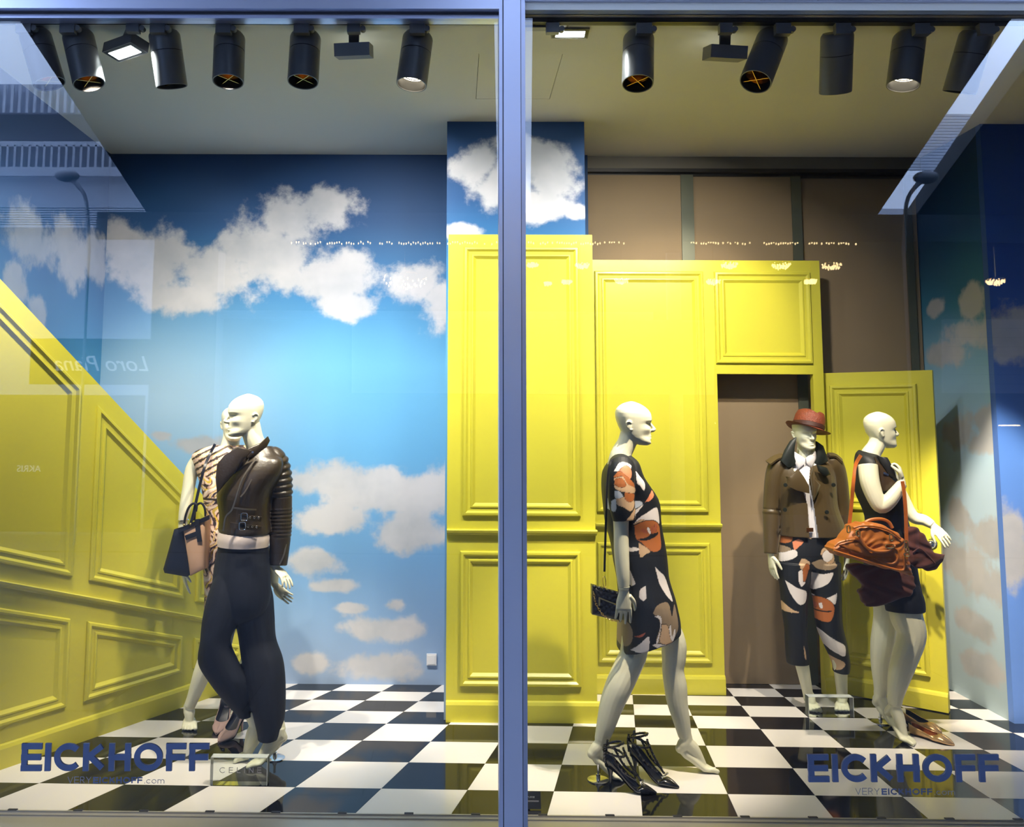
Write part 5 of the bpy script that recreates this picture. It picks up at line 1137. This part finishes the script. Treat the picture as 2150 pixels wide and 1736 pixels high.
# ------------------------------------------------------------------ clear acrylic blocks and the price card
def block(px0, px1, pyb, pyt, dep, label, text=None):
    a, b = atz(px0, pyb), atz(px1, pyb); Yc = (a[1]+b[1])/2; z = at((px0+px1)/2, pyt, Yc)[2]
    r = thing('acrylic_block', ((a[0]+b[0])/2, Yc+dep/2, 0), label, 'sign block', 'clear acrylic blocks')
    part('block', MB().box(a[0], b[0], Yc, Yc+dep, .001, z), ACRYL, r, smooth=False)
    e = .0022
    ed = MB()
    for x0, x1, z0, z1 in ((a[0], b[0], z-e, z), (a[0], a[0]+e, .001, z), (b[0]-e, b[0], .001, z)): ed.box(x0, x1, Yc-.0004, Yc+dep+.0004, z0, z1)
    part('polished_edge', ed, EDGE, r, smooth=False)
    if text: letters(r, 'CELINE', 461, 1622.5, 549, 12, Yc-.0006, GREYC, .11, .62, .0012)
    return r
EDGE = mat('acrylic_edge', (.72, .76, .75), .15); GREYC = mat('engraved_grey', (.30, .30, .32), .5)
block(440, 561, 1649, 1590, .045, 'clear acrylic block engraved CELINE on the front left tiles', True)
block(1699, 1793, 1506, 1463, .05, 'clear acrylic block in front of the hatted mannequin\'s feet')
c0, c1 = atz(1068, 1706, 0), atz(1138, 1707, 0); yc = .055
r = thing('price_card', ((c0[0]+c1[0])/2, yc, 0), 'small black price card propped behind the foot of the mullion', 'card')
xa, xb = at(1066, 1690, yc)[0], at(1136, 1690, yc)[0]; zt = at(1136, 1663, yc+.03)[2]
CU_ = nrm(np.array([1.0, 0, 0])); CV = nrm(np.array([0, .03, zt])); CN = np.cross(CV, CU_)*-1
CN = np.array([0, -CV[2], CV[1]])
part('card', MB().prism([(0, 0), (xb-xa, 0), (xb-xa, np.hypot(zt, .03)), (0, np.hypot(zt, .03))], (xa, yc, .003), CU_, CV, -CN, -.003, 0), BLACK, r, smooth=False)
letters(r, 'EICKHOFF', 1079, 1676.5, 1123, 4.6, yc+.017, WPLAS, .24, .12, .0012)
ln = MB(); 
for z in (.52, .47): ln.obox(np.array([xa, yc, .003])+CU_*(xb-xa)*.5+CV*zt*z+CN*.0035, CU_*(xb-xa)*.44, CV*.0005, CN*.0005)
part('ruled_line', ln, WPLAS, r, smooth=False)
part('easel_foot', MB().obox((xa/2+xb/2, yc+.05, .035), (.03, 0, 0), (0, .025, -.03), (0, .001, .001)), BLACK, r, smooth=False)
# ------------------------------------------------------------------ the street behind the viewer (seen mirrored in the glass)
def mir(px, py, Yv):
    # real point whose mirror image in the pane is seen at that place, Yv metres behind the glass line
    p = at(px, py, Yv); return np.array([p[0], 2*YG-p[1], p[2]])
def mirz(px, py, Z):
    p = atz(px, py, Z); return np.array([p[0], 2*YG-p[1], Z])
PAVE = mat('pavement_stone', (.15, .16, .185), .7, bump=.1, bscale=8, var=.12, vscale=3)
FACW = mat('pale_render', (.62, .66, .74), .7, var=.04, vscale=1)
FACD = mat('dark_glazing', (.02, .025, .03), .2)
SLATE = mat('slate_grey_cladding', (.15, .17, .20), .6)
DARKC = mat('canopy_soffit', (.035, .034, .036), .8)
street = thing('pavement', (0, -8, -.12), None, None, kind='structure'); tag(street, 'grey stone pavement of the street')
mbp = MB().box(-40, 40, -45, -.27, -.40, -.125)
part('pavement_bed', mbp, GROUT, street, smooth=False)
for j in range(14):
    for i in range(-9, 10):
        x0, y0 = i*.9+(.45 if j % 2 else 0), -.28-(j+1)*.6
        part('paving_slab', MB().box(x0+.004, x0+.896, y0+.004, y0+.596, -.16, -.12+random.uniform(-.001, .001)), PAVE, street, smooth=False)
part('paving_field', MB().box(-40, 40, -45, -8.8, -.2, -.12), PAVE, street, smooth=False)
# shop facade above the window and to its sides
struct('wall_shopfront', MB().box(-30, -3.0, -.26, .3, -.2, 9).box(4.2, 30, -.26, .3, -.2, 9).box(-3.0, 4.2, -.26, -.1, 4.2, 9), mat('shopfront_cladding', (.12, .12, .14), .5), 'dark cladding of the shop front around the window')
# glazed canopy over the passage, with open slots
def soffit(name, pts, Z, label):
    P = [mirz(x, y, Z)[:2] for x, y in pts]
    # pts run: near left, far left, ..., far right, near right; carry the side edges on to the shop front
    ya = -.30
    for i, j in ((0, 1), (-1, -2)):
        P[i] = P[j]+(P[i]-P[j])*((ya-P[j][1])/(P[i][1]-P[j][1]))
    mb = MB().prism(ccw([tuple(p) for p in P]), (0, 0, 0), (1, 0, 0), (0, 1, 0), (0, 0, 1), Z, Z+.35)
    return single(name, mb, DARKC, label, 'canopy', (float(np.mean([p[0] for p in P])), float(np.mean([p[1] for p in P])), Z), 'dark passage canopies', smooth=False)
soffit('passage_canopy', [(-60, -110), (330, 480), (1046, 480), (1033, -110)], 6.0, 'dark canopy slab over the passage left of the bright slot')
soffit('passage_canopy', [(1121, -110), (1114, 480), (1823, 480), (2226, -110)], 6.0, 'broad dark canopy slab over the passage right of the bright slot')
soffit('passage_canopy', [(2340, -110), (1902, 480), (2700, 480), (4200, -110)], 6.0, 'dark canopy slab over the far right end of the passage')
# shop across the passage
YV = 10.0
opp = thing('opposite_shop', mir(1100, 1150, YV)*[1, 1, 0], 'opposite shop with slatted white fascia and chandeliers, mirrored in the glass', 'building')
def pan(x0, y0, x1, y1, Yv, d=.1):
    a, b = mir(x0, y1, Yv), mir(x1, y0, Yv); return MB().box(min(a[0], b[0]), max(a[0], b[0]), a[1]-d, a[1], a[2], b[2])
part('rear_wall', pan(300, 495, 2500, 1105, YV+4, .2), mat('shop_interior', (.10, .085, .07), .7), opp, smooth=False)
part('upper_beam', pan(200, 452, 2500, 500, YV), SLATE, opp, smooth=False)
part('shopfront_wall', pan(300, 830, 1500, 1110, YV), SLATE, opp, smooth=False)
part('shop_pier', pan(440, 530, 470, 1110, YV-.05), FACW, opp, smooth=False)
part('shop_pier', pan(1412, 530, 1428, 1110, YV-.05), FACW, opp, smooth=False)
part('fascia_cap', pan(460, 655, 1372, 668, YV-.25), FACW, opp, smooth=False)
for k in range(8):
    y = 672+k*19.5
    part('fascia_slat', pan(738, y, 1500, y+16, YV-.1), FACW, opp, smooth=False)
    part('fascia_slat', pan(1985, y, 2500, y+16, YV-.1), FACW, opp, smooth=False)
CRYS = mat('lit_crystal', (1, .9, .7), .3, emit=(1.0, .74, .36), estr=16.0)
def chandelier(px, py, w_, label):
    c = mir(px, py, YV+2); k = (YV+2-CAM[1])/FPX*w_*.5
    r = thing('chandelier', c, label, 'chandelier', 'chandeliers in the shop across the passage')
    part('ring', MB().tube([c+np.array([k*math.cos(t), k*math.sin(t), 0]) for t in np.linspace(0, 2*math.pi, 20)], .02, 6, 1), GOLD, r)
    part('stem', MB().cyl(c, c+np.array([0, 0, .6]), .012, n=8), GOLD, r)
    m_ = MB()
    for q in range(44):
        t = q*2.399; rr = k*math.sqrt((q+.5)/44); m_.ell(c+np.array([rr*math.cos(t), rr*math.sin(t), -.02-.45*k*math.sqrt(1-(rr/k)**2)+random.uniform(-.03, .03)]), .014, .014, .026, 5, 4)
    o_ = part('crystals', m_, CRYS, r); o_['kind'] = 'stuff'
for i, (px, py, w_) in enumerate([(850, 580, 95), (1118, 550, 24), (1222, 551, 30), (1305, 583, 30), (1150, 590, 16), (1190, 586, 22), (1531, 550, 34), (1640, 551, 38), (1746, 552, 40), (1498, 585, 30), (1702, 585, 26), (2090, 585, 36)]):
    chandelier(px, py, w_, ['widest', 'small', 'second small', 'round', 'low small', 'low round', 'left bright', 'middle bright', 'right bright', 'dim left', 'dim right', 'far right'][i]+' chandelier mirrored in the window glass')
for x0, x1 in ((612, 938), (940, 1048), (1110, 1320), (1452, 1580), (1600, 1690), (1700, 1808)):
    m_ = MB(); a, b = mir(x0, 510, YV+1), mir(x1, 510, YV+1); n_ = int((x1-x0)/5)
    for q in range(n_):
        if random.random() < .75: m_.ell(a+(b-a)*q/n_+np.array([0, 0, random.uniform(-.02, .02)]), .014, .014, .022, 5, 4)
    o_ = single('light_garland', m_, CRYS, 'string of tiny warm lights starting at %s' % {612: 'the left of the cloud mural', 940: 'the column edge', 1110: 'the right of the mullion', 1452: 'the left of the brown screens', 1600: 'the middle brown screen', 1700: 'the right brown screen'}[x0], 'lights', (a+b)/2, 'light strings across the passage', kind='stuff')
for i, (px, y) in enumerate([(700, 881), (935, 882), (1175, 885), (1290, 885), (1480, 888), (2120, 893)]):
    a, b = mir(px-22, y, YV+1), mir(px+22, y, YV+1)
    single('tube_light', MB().cyl(a, b, .012, n=8), CRYS, 'thin ceiling tube light %s mirrored at head height' % ['above the cloud bank', 'at the column edge', 'on the column panel', 'by the striding mannequin', 'near the doorway', 'on the blue pier'][i], 'tube light', (a+b)/2, 'tube lights across the passage')
# far pale building with balcony beyond the left end of the passage
YF = 24.0
far = thing('balcony_building', mir(60, 1000, YF)*[1, 1, 0], 'pale building with a balcony mirrored at upper left of the glass', 'building')
part('wall', pan(-900, 355, 700, 1000, YF+.3), FACW, far, smooth=False)
part('set_back_wall', pan(-900, 235, 700, 360, YF+2.5), SLATE, far, smooth=False)
part('fascia', pan(-900, 352, 700, 366, YF-.2), FACW, far, smooth=False)
m_ = MB()
for k in range(60):
    x = -300+k*16; m_.add(pan(x, 178, x+9, 236, YF+1.2).v, pan(x, 178, x+9, 236, YF+1.2).f)
part('corrugated_awning', pan(-900, 178, 700, 236, YF+1.5), mat('awning_metal', (.42, .46, .55), .5, .3), far, smooth=False)
o_ = part('awning_ribs', m_, FACW, far, smooth=False); o_['kind'] = 'stuff'
part('handrail', pan(-900, 298, 700, 304, YF-.1, .08), FACW, far, smooth=False)
for k in range(46):
    x = -330+k*15.5; part('baluster', pan(x, 304, x+6, 352, YF-.1, .05), FACW, far, smooth=False)
for k in range(9): part('louvre', pan(-500, 432+k*5, 460, 435+k*5, YF-.3), FACW, far, smooth=False)
fr = thing('louvred_building', mir(2000, 1000, YF)*[1, 1, 0], 'pale louvred building mirrored at upper right of the glass', 'building')
part('wall', pan(1700, 440, 2500, 1000, YF), FACW, fr, smooth=False)
for k in range(19): part('louvre', pan(1780, 240+k*6.3, 2500, 242.5+k*6.3, YF-.2), FACW, fr, smooth=False)
def lamp(px, py, sgn, label):
    c = mir(px, py, 9.0); r = thing('street_lamp', (c[0]+sgn*.4, c[1], -.12), label, 'street lamp', 'street lamps in the passage')
    part('lamp_head', MB().ell(c, .19, .14, .10, 18, 10), FACW, r)
    part('lamp_arm', MB().tube([c, c+np.array([sgn*.16, 0, -.14]), c+np.array([sgn*.32, 0, -.42]), np.array([c[0]+sgn*.4, c[1], c[2]-1.2])], [.06, .035, .03, .03], 10, 4), FACW, r)
    part('lamp_post', MB().cyl((c[0]+sgn*.4, c[1], -.12), (c[0]+sgn*.4, c[1], c[2]-1.1), .022), FACW, r)
lamp(140, 368, 1, 'pale street lamp mirrored at the upper left of the glass')
lamp(1945, 372, -1, 'pale street lamp mirrored at the upper right of the glass')

# shop signs across the passage (read the right way round out there, mirrored in the pane)
part('side_shopfront', pan(-900, 830, 300, 1110, YV), SLATE, opp, smooth=False)
part('sign_board', pan(60, 712, 420, 806, YV-.1), mat('sign_board_blue', (.05, .08, .14), .5), opp, smooth=False)
SIGN = mat('lit_sign_letters', (.9, .95, 1.0), .4, emit=(.85, .93, 1.0), estr=1.6)
def sign(text, x0, x1, yb, Yv, shear=0.0):
    cu = bpy.data.curves.new('sign', 'FONT'); cu.body = text; cu.extrude = .02; cu.shear = shear
    o = bpy.data.objects.new('sign', cu); COL.objects.link(o); dg = bpy.context.evaluated_depsgraph_get(); dg.update()
    me = bpy.data.meshes.new_from_object(o.evaluated_get(dg), depsgraph=dg); bpy.data.objects.remove(o)
    co = verts_np(me); a, b = mir(x0, yb, Yv), mir(x1, yb, Yv); k = abs(b[0]-a[0])/(co[:, 0].max()-co[:, 0].min()); xr = max(a[0], b[0])
    w_ = np.stack([xr-(co[:, 0]-co[:, 0].min())*k, a[1]+co[:, 2]*k+.02, a[2]+co[:, 1]*k], 1)
    me.materials.clear(); set_verts(me, w_-worg(opp)); put('sign_letters', me, SIGN, opp)
sign('Loro Piana', 115, 312, 778, YV-.12, .35)
sign('AKRIS', 36, 86, 990, YV-.02)
for m_ in (CRYS, SIGN, LAMPW, LAMPC):
    try: m_.cycles.emission_sampling = 'NONE'
    except Exception: pass
